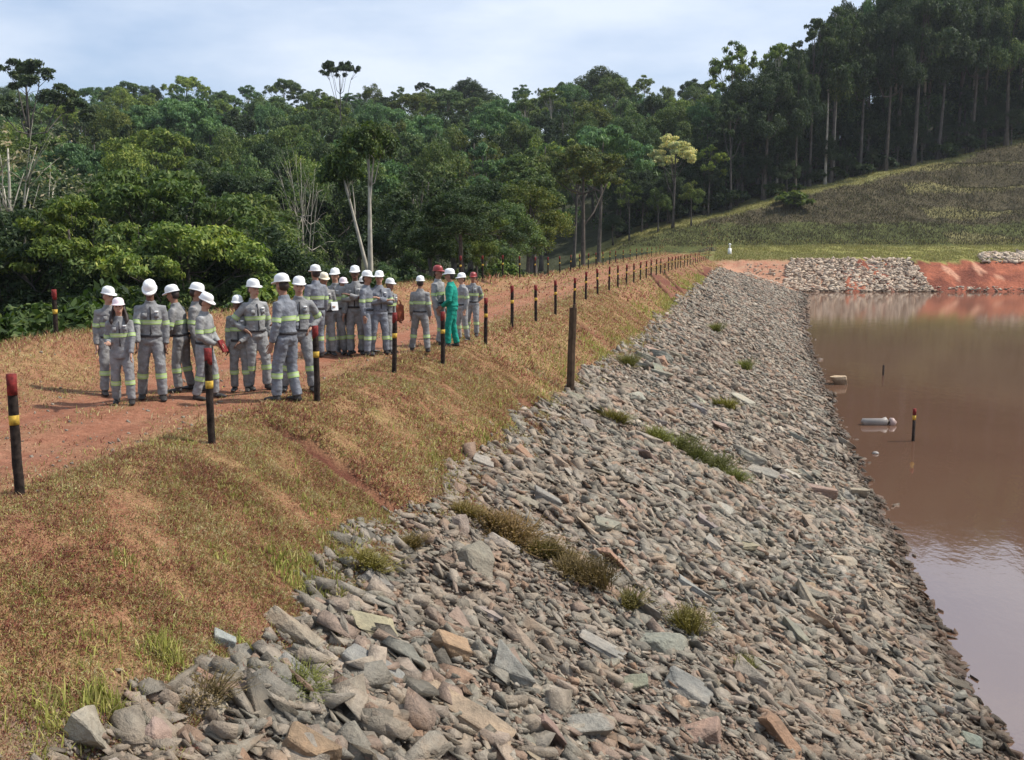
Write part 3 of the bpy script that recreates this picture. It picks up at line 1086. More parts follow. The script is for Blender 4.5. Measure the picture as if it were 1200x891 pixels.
proto_tree('layered', 13, ell_lobes(9, 4.2, 4.2, 8.2, 12.4, .9, 1.5, 14, .6), 11000, .28, BARK_GREY, .26, seed=14, flat=.42, fork=.4, f=.5)
proto_tree('weeping', 14, ell_lobes(16, 4.6, 4.2, 4.0, 12.4, 1.0, 1.7, 15), 15000, .27, BARK_GREY, .28, seed=15, flat=1.1, fork=.4, f=.4, shell=.3)


def place_tree(kind, x, y, h, colr, label, group=None, name='tree', rz=None, w=1.0, lean=(0, 0), z=None, cat='tree'):
    trunk, crown, h0 = PROTO[kind]
    s = h / h0
    o = empty(name, (x, y, (gz(x, y) if z is None else z) - .2), random.uniform(0, 6.28) if rz is None else rz)
    o.rotation_euler = (lean[0], lean[1], o.rotation_euler[2])
    sw = s * w
    o.scale = (sw, sw, s)
    t = obj('trunk', trunk, o); c = obj('crown', crown, o)
    jit = random.uniform(.85, 1.18)
    c.color = (colr[0] * jit, colr[1] * jit, colr[2] * jit, 1)
    t.color = c.color
    return tag(o, label, cat, group)


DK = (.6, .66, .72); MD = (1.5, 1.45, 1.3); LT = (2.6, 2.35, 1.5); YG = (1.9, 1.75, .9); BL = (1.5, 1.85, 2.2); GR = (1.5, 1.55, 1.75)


def at_px(kind, px, q, ytop, colr, label, w=1.0, rz=None, **kw):
    p = at_depth(px, q)
    h = top_z(ytop, q) - gz(p[0], p[1])
    return place_tree(kind, p[0], p[1], max(3, h), colr, label, w=w, rz=rz, **kw)


# distinct trees
at_px('open_top', 50, 150, 62, (.8, .8, .9), 'tall open topped tree with separate dark clumps rising above the forest on its far left', w=1.15, rz=.4)
at_px('umbrella', 405, 230, 70, (.7, .75, .7), 'lone umbrella topped tree standing above the skyline behind the workers', w=.75, rz=1)
at_px('emergent', 500, 330, 98, DK, 'small dark crown just breaking the skyline in the middle', w=.9)
at_px('round', 555, 330, 92, DK, 'broad dark domed crown on the skyline in the middle of the ridge', w=1.1)
at_px('round_b', 695, 320, 78, (.7, .66, .62), 'big dark brown crown forming the highest bump of the far ridge', w=1.5)
at_px('vined', 437, 71, 146, (1.1, 1.15, .8), 'vine covered tree with an upright pale trunk', w=.9, rz=.5)
at_px('slim', 459, 72, 160, (1.0, 1.1, .8), 'slender tree with a leaning white trunk beside the vine covered tree', w=1.0, lean=(.0, -.25), rz=0)
at_px('bare', 358, 80, 150, (1.6, 1.6, 1.5), 'tree with bare whitish branches showing among dark leaves', w=.55)
at_px('bare', 12, 62, 122, (3.0, 2.0, 3.6), 'leafless grey tree at the far left edge of the forest', w=1.3)
at_px('layered', 90, 52, 222, (1.9, 1.75, .9), 'yellow green layered tree lit brightly in front of the left forest', w=.9)
at_px('spread', 190, 62, 185, (1.15, 1.2, .9), 'wide flat crowned tree standing behind the yellow green layered one', w=.95)
at_px('layered', 545, 66, 228, (1.8, 1.65, .95), 'olive tree with a flat bright crown beside the end of the workers group', w=1.15)
at_px('weeping', 560, 60, 255, (1.5, 1.35, .85), 'loose olive bush like tree drooping beside the path', w=.9)
at_px('umbrella', 572, 190, 172, (1.3, 1.5, 1.3), 'pale green umbrella tree standing alone against dark forest', w=.6)
at_px('feathery', 640, 190, 160, (1.3, 1.6, 1.2), 'bright green feathery tree against the dark far forest', w=1.0)
at_px('feathery', 628, 150, 205, (1.4, 1.7, 1.0), 'light green low tree at the foot of the dark slope', w=.9)
at_px('emergent_b', 512, 200, 150, (.85, .95, 1.0), 'tree with a long pale trunk in the middle of the far forest', w=.6)
at_px('layered', 785, 183, 158, (6.6, 4.5, 7.0), 'tree in cream coloured blossom on the dark hillside', w=.85)
at_px('weeping', 768, 182, 214, (1.5, 1.45, 1.0), 'olive bushy tree below the cream blossom tree, on its path side', w=.9)
at_px('weeping', 806, 184, 208, (1.7, 1.5, .95), 'yellowish bushy tree below the cream blossom tree, on its hill side', w=.9)
at_px('feathery', 735, 181, 205, (2.4, 2.2, 1.4), 'pale yellow tree at the foot of the hill forest', w=.8)
at_px('feathery', 825, 192, 165, (2.1, 1.9, .9), 'yellow green airy tree next to the cream blossom tree', w=.9)
at_px('round', 812, 260, 135, (1.7, 1.15, .75), 'reddish brown crown above the cream blossom tree', w=.6)
at_px('feathery', 850, 212, 42, (2.3, 2.1, 1.5), 'thin pale crown leaning out at the left end of the tall trees', w=.7)
at_px('emergent', 903, 206, 48, (2.1, 2.0, 1.2), 'straight pale trunk with a pale olive tuft crown, first of the tall trees', w=.62)
at_px('open_top', 940, 205, 22, (1.0, 1.0, .95), 'tall tree with a wide open crown and grey mossy trunk', w=.72)
at_px('emergent_b', 966, 208, 12, (.95, 1.0, .9), 'pair forming tall grey trunk with dense dark crown', w=.65)
at_px('slim', 958, 205, 60, (.9, 1.0, .9), 'very thin pale trunk close beside the tall grey trunk', w=.8)
at_px('emergent_b', 1068, 222, -15, (.75, .85, .8), 'grey trunked tree in the middle of the tall dark forest', w=.8)
at_px('emergent_b', 1122, 226, -20, (.8, .85, .8), 'thickest pale grey trunk in the tall dark forest', w=1.05)
at_px('slim', 1176, 232, -5, (.85, .9, .8), 'thin whitish double trunk near the right edge of the forest', w=.9)
at_px('emergent', 1035, 222, -12, (1.3, 1.3, .9), 'tall tree with a lighter olive crown cut by the top of the picture', w=.9)

# forest rows: near left wood, far hillside, tall wood on the hill
CNAME = [('dark green', DK), ('mid green', MD), ('light green', LT), ('bluish green', BL), ('olive', (1.5, 1.25, .8)), ('grey green', GR)]
KNAME = {'round': 'round crowned', 'round_b': 'dense crowned', 'tall': 'tall oval crowned', 'tall_b': 'high crowned', 'spread': 'wide flat crowned', 'feathery': 'airy crowned', 'layered': 'layered crowned',
         'weeping': 'bushy', 'emergent_b': 'pale trunked tall', 'emergent': 'high topped'}


def forest_tree(px, q, ytop, kinds, cols, place, group, w=1.0):
    kd = random.choice(kinds); nm, cc = random.choices(CNAME, cols)[0]
    p = at_depth(px, q)
    h = top_z(ytop, q) - gz(p[0], p[1])
    place_tree(kd, p[0], p[1], max(5, h), cc, f'{nm} {KNAME[kd]} tree {place}', group, lean=(random.gauss(0, .03), random.gauss(0, .03)), w=w * random.uniform(.85, 1.15) * (PROTO[kd][2] / max(h, 7)) ** .45)


def skyline(px):
    return np.interp(px, [-100, 0, 60, 130, 180, 240, 300, 360, 430, 500, 560, 640, 700, 740, 800, 850, 900], [115, 112, 108, 108, 98, 100, 108, 104, 108, 112, 108, 104, 92, 98, 98, 100, 95])


for q, step, mix_ in ((52, 78, 0), (64, 74, .1), (78, 66, .22), (95, 60, .36), (116, 56, .5), (142, 50, .62), (172, 44, .74), (206, 40, .84), (246, 36, .92), (292, 30, .98), (330, 27, 1.02)):
    px = -60 + random.uniform(0, step)
    lim = 590 if q < 90 else (640 if q < 130 else (720 if q < 175 else 900))
    while px < lim:
        ptx = px + random.uniform(-.25, .25) * step
        qq = q * random.uniform(.96, 1.04)
        low = np.interp(ptx, [0, 300, 480, 600, 700, 900], [232, 235, 225, 265, 272, 225])
        yt = low + (skyline(ptx) - low) * mix_ + random.uniform(-12, 14) * (1 - .45 * mix_)
        near = q < 100
        if 345 < ptx < 490 and q < 86: yt = max(yt, (292 if q < 70 else 270) + random.uniform(0, 8))
        if 385 < ptx < 455 and 60 <= q < 84: px += step; continue
        place = 'in the near wood below the path' if q < 75 else ('in the middle of the left forest' if q < 150 else ('on the lower far hillside' if q < 230 else 'along the top of the far ridge'))
        forest_tree(ptx, qq, yt, ['round', 'round_b', 'spread', 'tall', 'weeping'] if near else ['round', 'round_b', 'tall', 'tall_b', 'spread', 'feathery', 'round', 'weeping', 'emergent_b'],
                    [6, 2.2, .4, 0, .6, .1] if near else ([2.6, 3, 1.2, 2.4, .8, 1.1] if q < 190 else [1.6, 2.6, 1.6, 3.4, .8, 1.6]), place, 'forest trees behind the dam')  # far rows favour light bluish tones: distance haze put into leaf colour
        px += step * random.uniform(.8, 1.2)
# tall wood on the hill
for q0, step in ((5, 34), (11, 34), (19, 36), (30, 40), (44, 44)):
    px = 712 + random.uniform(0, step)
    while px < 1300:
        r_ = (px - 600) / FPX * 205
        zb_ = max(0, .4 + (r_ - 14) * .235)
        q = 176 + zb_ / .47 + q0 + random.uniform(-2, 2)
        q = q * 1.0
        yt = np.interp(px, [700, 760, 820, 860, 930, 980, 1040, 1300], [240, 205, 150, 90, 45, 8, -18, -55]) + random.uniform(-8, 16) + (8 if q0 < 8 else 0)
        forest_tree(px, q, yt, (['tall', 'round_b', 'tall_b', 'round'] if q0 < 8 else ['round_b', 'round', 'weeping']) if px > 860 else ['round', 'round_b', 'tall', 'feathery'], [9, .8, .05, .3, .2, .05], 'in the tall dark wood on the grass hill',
                    'tall trees on the hill', w=.85)  # mostly dark tones: the wood's shaded side is put into leaf colour
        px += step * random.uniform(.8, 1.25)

# middle storey of the tall wood
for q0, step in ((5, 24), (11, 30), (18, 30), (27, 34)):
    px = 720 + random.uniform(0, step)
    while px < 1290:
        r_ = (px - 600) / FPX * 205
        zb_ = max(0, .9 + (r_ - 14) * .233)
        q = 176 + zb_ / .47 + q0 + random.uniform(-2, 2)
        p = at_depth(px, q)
        nm, cc = random.choice([('dark green', DK), ('dark green', (.5, .56, .62)), ('deep green', (.55, .62, .62))])  # crown colours darkened to carry the shade inside the wood
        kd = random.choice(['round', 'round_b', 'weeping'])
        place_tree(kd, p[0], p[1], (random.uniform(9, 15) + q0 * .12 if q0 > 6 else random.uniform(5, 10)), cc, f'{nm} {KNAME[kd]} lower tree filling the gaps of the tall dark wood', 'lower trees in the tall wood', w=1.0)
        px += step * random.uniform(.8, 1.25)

# the far canopy that reads as one mass
cs, rs_ = [], []
for q in np.arange(200, 372, 11.0):
    for px in np.arange(-60, 930 if q > 235 else 760, 8.2 * FPX / q):
        pq = at_depth(px + random.uniform(-12, 12), q + random.uniform(-5, 5))
        z = gz(pq[0], pq[1]); h = random.uniform(9, 14.5)
        for _ in range(5):
            cs.append((pq[0] + random.gauss(0, 2.6), pq[1] + random.gauss(0, 2.6), z + h * random.uniform(.45, .95))); rs_.append(random.uniform(1.3, 2.5))
for px in np.arange(730, 1300, 17):
    for q0 in (13, 24, 36, 48, 62):
        r_ = (px - 600) / FPX * 210; zb_ = max(0, .9 + (r_ - 14) * .233); q = 176 + zb_ / .47 + q0
        pq = at_depth(px + random.uniform(-8, 8), q)
        z = gz(pq[0], pq[1]); h = random.uniform(14, 24) * min(1, .45 + max(0, px - 730) / 330)
        for _ in range(9):
            cs.append((pq[0] + random.gauss(0, 2.4), pq[1] + random.gauss(0, 2.4), z + h * random.uniform(.1, .95))); rs_.append(random.uniform(1.5, 2.6))
V, Q = leaf_cloud(cs, rs_, 480000, .72, 99, .8, shell=.4)
o = obj('far_forest', mesh_np('far_forest', V, Q, None, [LEAF])); o.color = (1.15, 1.3, 1.35, 1)  # canopy colour lightened and blued to add to the haze
tag(o, 'unbroken dark green canopy of the far woods filling in behind the separate trees', 'forest', kind='stuff')

# understorey shrubs ------------------------------------------------------------
def shrub_proto(seed, n, L, leafmat=LEAF):
    lob = ell_lobes(9, 1.0, 1.0, .35, 1.3, .38, .6, seed, .5)
    C_, Rc = sub_clumps(lob, 6, seed, .5)
    V, Q = leaf_cloud(C_, Rc, n, L, seed, .8, shell=.3)
    V[:, 2] = np.maximum(V[:, 2], .02)
    crown = mesh_np('foliage', V, Q, None, [leafmat])
    mb = MB(); rs = random.Random(seed)
    for (c, r_) in lob:
        mb.tube([(rs.uniform(-.1, .1), rs.uniform(-.1, .1), -.25), (c[0] * .4, c[1] * .4, c[2] * .5), c], [.035, .025, .008], 5)
    return crown, mb.mesh('stems', [BARK_DARK])


SHR = [shrub_proto(500 + k, 3600, .17) for k in range(4)]
SHRB = [shrub_proto(510 + k, 2600, .30) for k in range(2)]


def place_shrub(x, y, s, h, colr, label, group=None, big=False, name='shrub'):
    f, st = random.choice(SHRB if big else SHR)
    o = empty(name, (x, y, gz(x, y) - .05), random.uniform(0, 6.28)); o.scale = (s, s, h)
    c = obj('foliage', f, o); c.color = (*colr, 1)
    obj('stems', st, o)
    return tag(o, label, 'shrub', group)


SHN = [('dark leafy', (.55, .62, .6)), ('mid green', (1, 1.05, .85)), ('fresh green', (1.6, 1.6, .9))]
y = 12.0
while y < 78:
    for k in range(2):
        x = -14.6 - k * random.uniform(1.6, 3.0) - random.uniform(0, .8) - .01 * y
        nm, cc = random.choices(SHN, [4, 2, 1])[0]
        s = random.uniform(1.0, 1.7) * (1 + .25 * k)
        place_shrub(x, y + random.uniform(-.6, .6), s, s * random.uniform(.75, 1.15), cc, f'{nm} shrub on the bank below the {"near" if y < 24 else ("middle" if y < 45 else "far")} left edge of the path', 'shrubs along the left bank of the dam')
    y += 1.9 + y * .035
for k in range(26):      # edge of the tall wood, on the brow of the hill
    px = 725 + k * 20 + random.uniform(-8, 8)
    r_ = (px - 600) / FPX * 200; zb_ = max(0, .4 + (r_ - 14) * .235); q = 176 + zb_ / .47 + random.uniform(5, 9)
    p = at_depth(px, q); s = random.uniform(1.5, 3.0)
    place_shrub(p[0], p[1], s, s * .8, random.choice([(.5, .6, .6), (.6, .65, .6), (.8, .85, .6)]), 'dark undergrowth shrub at the edge of the tall wood', 'undergrowth shrubs below the tall trees', True)
p = at_depth(922, 190)
place_shrub(p[0], p[1], 3.2, 2.0, (1.4, 1.35, .9), 'rounded grey green bush standing out on the brow of the grass hill', big=True)

# dry bushes among the stones --------------------------------------------------
DRYB = mat_leaf('dry_bush_leaves', [(0, (.12, .095, .055)), (.5, (.20, .16, .085)), (1, (.26, .21, .12))], .2, .8)


def bush_mesh(seed, n=380):
    rs = random.Random(seed)
    mb = MB()
    for i in range(n):
        a_ = rs.uniform(0, 6.283); l = abs(rs.gauss(.5, .28)); h = rs.uniform(.55, 1.1)
        d = Vector((math.cos(a_) * math.sin(l), math.sin(a_) * math.sin(l), math.cos(l)))
        p0 = Vector((rs.gauss(0, .12), rs.gauss(0, .12), -.05)); p1 = p0 + d * h * .6; p2 = p1 + (d + Vector((0, 0, -.35 * rs.random()))).normalized() * h * .4
        s = Vector((-d.y, d.x, .1)).normalized() * .012
        mb.add([p0 - s, p0 + s, p1 + s * .8, p1 - s * .8, p2], [(0, 1, 2, 3), (3, 2, 4)])
        for _ in range(2):
            c = p1.lerp(p2, rs.random()); e = Vector((rs.gauss(0, 1), rs.gauss(0, 1), rs.gauss(0, 1))).normalized() * .05; w = e.orthogonal().normalized() * .018
            mb.add([c, c + e * .5 + w, c + e, c + e * .5 - w], [(0, 1, 2, 3)])
    return mb.mesh('dry_bush', [DRYB], False)


BUSH = [bush_mesh(40 + k) for k in range(3)]
for (px, py, s, h, cc, lab) in ((598, 630, .95, .42, (1.0, .8, .62), 'wide brown dry bush among the upper stones'),
                                (700, 692, .6, .52, (.75, .66, .6), 'upright dark brown dry bush in the middle of the stones'),
                                (806, 745, .6, .46, (.9, .95, .6), 'greenish dry bush beside the long bluish slab'),
                                (872, 790, .32, .32, (.85, 1.05, .5), 'small green weed low on the stone slope'),
                                (545, 600, .5, .26, (1.1, 1.0, .7), 'straggly straw coloured weed at the grass edge'),
                                (660, 655, .5, .22, (1.0, .9, .6), 'low brown weed between the two larger dry bushes'),
                                (815, 537, .8, .42, (.85, 1.0, .5), 'green weed patch along the crease of the slope'),
                                (770, 515, .8, .4, (1.0, 1.2, .55), 'olive weed patch higher in the same crease'),
                                (860, 565, .7, .36, (1.0, 1.2, .6), 'faded green weed at the low end of the crease'),
                                (872, 432, 1.0, .5, (.8, 1.1, .5), 'small green weed on the far stones'),
                                (838, 388, 1.2, .55, (.9, 1.1, .5), 'olive weed where the stones meet the far grass'),
                                (735, 428, .8, .4, (.85, 1.0, .5), 'dark weed at the stone edge beside the far grass'),
                                (850, 480, .9, .4, (1.0, 1.15, .6), 'thin olive weed in the middle of the far stones'),
                                (575, 612, .8, .34, (.9, .75, .6), 'brown weeds hanging over stones left of the wide brown bush'),
                                (632, 648, .8, .32, (.85, .8, .55), 'dull olive brown weeds right of the wide brown bush'),
                                (668, 676, .7, .3, (.8, .7, .55), 'brown weeds just left of the upright dark bush'),
                                (735, 712, .6, .25, (.85, .85, .5), 'dull weeds right of the upright dark bush'),
                                (795, 525, 1.0, .4, (.9, 1.0, .5), 'olive weeds in the middle of the crease'),
                                (838, 550, 1.0, .4, (.85, .95, .55), 'dull green weeds low in the crease'),
                                (720, 495, .9, .36, (.9, .95, .55), 'sparse olive weeds at the top of the crease'),
                                (430, 672, .6, .26, (.9, .95, .5), 'dull green weeds at the stone edge beside the bright tuft'),
                                (480, 640, .5, .2, (.9, .8, .55), 'withered weeds among stones below the grass edge'),
                                (350, 812, .5, .2, (1.0, 1.2, .6), 'flat grey green weed among the nearest stones'),
                                (235, 822, .6, .22, (.9, .8, .7), 'flat withered weed between the nearest stones')):
    p = on_rock(px, py)
    o = obj('dry_bush', random.choice(BUSH)); o.location = (p[0], p[1], float(surf_z(np.array([p[0]]), np.array([p[1]]))[0]))
    o.scale = (s, s, h); o.rotation_euler = (0, .25, random.uniform(0, 6)); o.color = (*cc, 1)
    tag(o, lab, 'bush', 'dry bushes among the stones')

# ------------------------------------------------------------------ posts
POST_M = mat_simple('post_black', (.030, .022, .018), .9, .15, .7, 16, .012)
POST_W = mat_simple('post_wood', (.075, .05, .032), .9, .15, .5, 7, .02)
RED_P = mat_simple('red_paint', (.17, .022, .02), .75, .2, .6, 22)
YEL_P = mat_simple('yellow_paint', (.48, .31, .05), .75, .2, .5, 22)
WHITE_P = mat_simple('white_paint', (.75, .74, .7), .6, .3, .12, 6)


def post_part(name, z0, z1, r, m, rs, irregular=.0):
    mb = MB()
    k = max(2, int((z1 - z0) / .12) + 1)
    mb.tube([(rs.uniform(-1, 1) * irregular, rs.uniform(-1, 1) * irregular, z0 + (z1 - z0) * i / k) for i in range(k + 1)],
            [r * rs.uniform(.96, 1.04) for _ in range(k + 1)], 12)
    return mb.mesh(name, [m])


rs = random.Random(3)
PM = (post_part('pole', -.3, 1.11, .045, POST_M, rs, .004), post_part('red_top', .93, 1.125, .0475, RED_P, rs, .003), post_part('yellow_band', .655, .745, .048, YEL_P, rs, .003))


def make_post(x, y, label, group, s=1.0, tilt=(0, 0)):
    o = empty('marker_post', (x, y, float(surf_z(np.array([x]), np.array([y]))[0])), rs.uniform(0, 6)); o.scale = (1, 1, s)
    o.rotation_euler = (tilt[0], tilt[1], o.rotation_euler[2])
    for nm, me in zip(('pole', 'red_top', 'yellow_band'), PM):
        obj(nm, me, o)
    return tag(o, label, 'post', group)


NEARP = [((23, 577), 1.04, 'black marker post with red top and yellow band, closest of the row'),
         ((248, 513), 1.04, 'black red topped post standing before the worker who looks down'),
         ((372, 465), 1.03, 'black post with yellow band just right of the front workers'),
         ((462, 431), 1.0, 'black post in front of the worker with a dark bag'),
         ((519, 416), .96, 'black post at the feet of the worker in green'),
         ((569, 395), 1.0, 'black post beside the red helmeted worker standing alone'),
         ((600, 380), 1.05, 'first black post past the last worker'),
         ((628, 371), 1.0, 'second black post past the last worker'),
         ((651, 363), 1.0, 'third black post past the last worker'),
         ((673, 355), 1.0, 'black post directly behind the bare wooden post')]
GP = 'marker posts along the water side of the dam crest'
for (px, py), s, lab in NEARP:
    p = on_plane(px, py + 2, 0)
    make_post(p[0], p[1], lab, GP, s, (rs.uniform(-.02, .02), rs.uniform(-.02, .02)))
y = 43.3
while y < 175:
    make_post(-6.15 + max(0, y - 50) * .012, y + rs.uniform(-.3, .3), 'small far marker post in the row beyond the wooden post', GP, 1.0, (rs.uniform(-.03, .03), rs.uniform(-.03, .03)))
    y += 3.6 if y < 100 else 5.0
GL = 'marker posts along the forest side of the dam crest'
p = on_plane(68, 428)
make_post(p[0], p[1], 'dark post against the forest on the left edge of the path', GL, 1.0)
y = 46.0
while y < 150:
    make_post(-12.2 + max(0, y - 50) * .012, y, 'small far red topped post on the forest side of the crest', GL, 1.05, (rs.uniform(-.03, .03), rs.uniform(-.03, .03)))
    y += 4.2 if y < 100 else 6
# bare wooden post on the shoulder
mb = MB()
for i in range(1):
    mb.tube([(0, 0, -.4), (.004, 0, .3), (-.004, .002, .8), (.003, 0, 1.2), (0, 0, 1.62)], [(.10, .085), (.10, .085), (.098, .083), (.097, .083), (.095, .08)], 8)
mb.tube([(.03, .01, 1.6), (.03, .01, 1.68)], [(.05, .06), (.03, .04)], 7)
p = on_rock(668, 460)
p_h = (460 - 358) / FPX * (p - CAM).dot(FW)
o = obj('wooden_post', mb.mesh('wooden_post', [POST_W], False), None, (p[0], p[1], gz(p[0], p[1]) - .05))
o.scale = (1, 1, p_h / 1.62); o.rotation_euler = (0, .03, .4)
tag(o, 'thick bare brown wooden post standing alone on the grass shoulder', 'post')
# white marker at the far end of the dam
p = at_depth(851, 164)
o = empty('survey_marker', (p[0], p[1], gz(p[0], p[1])))
mb = MB(); mb.tube([(0, 0, -.2), (0, 0, 1.0)], [.32, .26], 10); obj('base_block', mb.mesh('base_block', [WHITE_P]), o)
mb = MB(); mb.tube([(0, 0, 1.0), (0, 0, 1.5)], [.12, .12], 8); mb.ball((0, 0, 1.55), .2); obj('cap', mb.mesh('cap', [WHITE_P]), o)
tag(o, 'small white marker at the far end of the dam', 'marker')

# ------------------------------------------------------------------ things in the water
FLOAT_M = mat_simple('float_white', (.24, .215, .19), .5, .4, .2, 3)
FLOAT_P = mat_simple('float_pink', (.34, .25, .22), .5, .4, .2, 3)
p = on_plane(1030, 498, WATER_Z); dq = (p - CAM).dot(FW) / FPX
o = empty('float_buoy', (p[0], p[1], WATER_Z), YAW)
mb = MB(); mb.tube([(-20 * dq, 0, .06), (-19 * dq, 0, .10), (3 * dq, 0, .10), (8 * dq, 0, .14), (10 * dq, 0, .12)], [.08, .17, .17, .19, .08], 12); obj('body', mb.mesh('body', [FLOAT_M]), o)
mb = MB(); mb.tube([(10 * dq, 0, .1), (12 * dq, 0, .1)], [.06, .06], 8); obj('coupling', mb.mesh('coupling', [POST_M]), o)
mb = MB(); mb.tube([(12 * dq, 0, .1), (13 * dq, 0, .1), (17 * dq, 0, .1), (20.5 * dq, 0, .1)], [.1, .19, .18, .03], 12); obj('nose', mb.mesh('nose', [FLOAT_P]), o)
tag(o, 'whitish torpedo shaped float with a pink pointed end lying on the brown water', 'float')
p = on_plane(1026, 532, WATER_Z)
mb = MB(); mb.ball((0, 0, .02), (.12, .11, .07), 12, 8)
tag(obj('small_float', mb.mesh('small_float', [FLOAT_M]), None, (p[0], p[1], WATER_Z)), 'small round pale float below the torpedo shaped float', 'float')


def water_pole(px, py, ytop, label, band=True):
    p = on_plane(px, py, WATER_Z); dq = (p - CAM).dot(FW) / FPX
    h = (py - ytop) * dq
    o = empty('water_gauge_pole', (p[0], p[1], WATER_Z))
    mb = MB(); mb.tube([(0, 0, -1.2), (0, 0, h)], [.06, .055], 10); obj('pole', mb.mesh('pole', [POST_M]), o)
    if band:
        mb = MB(); mb.tube([(0, 0, h * .66), (0, 0, h * .8)], [.064, .064], 10); obj('yellow_band', mb.mesh('yellow_band', [YEL_P]), o)
        mb = MB(); mb.tube([(0, 0, h * .82), (0, 0, h * 1.01)], [.064, .064], 10); obj('red_top', mb.mesh('red_top', [RED_P]), o)
    return tag(o, label, 'pole')


water_pole(1070, 517, 479, 'black pole with yellow band standing in the water beside the float')
water_pole(1035, 440, 428, 'thin dark stake far out in the water beyond the float', False)

# ------------------------------------------------------------------ people
def cloth_mat(name, c, var=.3):
    m, nt, out = new_mat(name)
    b = principled(nt, out, .85, .15)
    tc = N(nt, 'ShaderNodeTexCoord').outputs['Object']
    n = tex_noise(nt, 9, 5, tc, .6); n2 = tex_noise(nt, 30, 3, tc)
    lo = tuple(x * (1 - var) for x in c); hi = tuple(x * (1 + var) for x in c)
    nt.links.new(ramp(nt, n.outputs[0], [(.3, lo), (.7, hi)]), b.inputs['Base Color'])
    bump(nt, b, n.outputs[0], .9, .03)
    return m


GREYS = [cloth_mat('grey_cloth', (.225, .225, .226)), cloth_mat('warm_grey_cloth', (.225, .22, .215)), cloth_mat('blue_grey_cloth', (.18, .19, .212)), cloth_mat('pale_grey_cloth', (.27, .27, .268))]
GREENC = cloth_mat('green_cloth', (.015, .235, .175))
DARKC = cloth_mat('dark_cloth', (.05, .048, .05))
LIME = mat_simple('lime_band', (.40, .55, .20), .5, .4, .12, 10)
SILV = mat_simple('silver_band', (.46, .55, .34), .4, .5, .12, 10)
BOOT = mat_simple('boot_black', (.03, .027, .025), .5, .4, .4, 10)
HELM_W = mat_simple('helmet_white', (.80, .80, .78), .35, .5, .04, 4)
HELM_R = mat_simple('helmet_red', (.27, .035, .03), .4, .5, .1, 4)
HELM_C = mat_simple('helmet_cream', (.78, .70, .52), .35, .5, .05, 4)
HELM_P = mat_simple('helmet_pink', (.80, .68, .70), .35, .5, .05, 4)
HAIR = mat_simple('hair_dark', (.03, .018, .014), .6, .4, .4, 20, .004)
SKINS = [mat_simple('skin_' + n_, c_, .55, .35, .1, 8) for n_, c_ in (('brown', (.30, .155, .10)), ('dark', (.14, .07, .045)), ('tan', (.42, .24, .165)))]
EYE = mat_simple('eye_dark', (.02, .015, .012), .3, .5, .1, 4)
LIP = mat_simple('lip', (.28, .09, .075), .5, .4, .1, 4)
RUCK = cloth_mat('rust_bag', (.22, .06, .03))
PAPER = mat_simple('paper_white', (.72, .72, .70), .7, .2, .05, 4)


def remeshed(mb, voxel, mats, smooth_it=2, wrinkle=0.0, seed=0, name='body'):
    me = mb.mesh(name, [])
    o = bpy.data.objects.new('tmp', me)
    col.objects.link(o)
    md = o.modifiers.new('r', 'REMESH'); md.mode = 'VOXEL'; md.voxel_size = voxel
    dg = bpy.context.evaluated_depsgraph_get()
    me2 = bpy.data.meshes.new_from_object(o.evaluated_get(dg))
    bpy.data.objects.remove(o); bpy.data.meshes.remove(me)
    bm = bmesh.new(); bm.from_mesh(me2)
    for _ in range(smooth_it):
        bmesh.ops.smooth_vert(bm, verts=bm.verts, factor=.5, use_axis_x=True, use_axis_y=True, use_axis_z=True)
    bm.normal_update()
    if wrinkle:
        off = Vector((seed * 2.3, seed * 5.1, seed))
        for v in bm.verts:
            p = v.co
            k = mnoise.noise(Vector((p.x * 9, p.y * 9, p.z * 14)) + off) + .6 * mnoise.noise(Vector((p.x * 18, p.y * 18, p.z * 30)) + off)
            v.co = p + v.normal * (k * wrinkle)
    bm.to_mesh(me2); bm.free()
    me2.materials.clear()
    for m_ in mats: me2.materials.append(m_)
    me2.polygons.foreach_set('use_smooth', np.ones(len(me2.polygons), bool))
    me2.name = name
    return me2


def lerp3(a, b, t):
    return Vector(a).lerp(Vector(b), t)


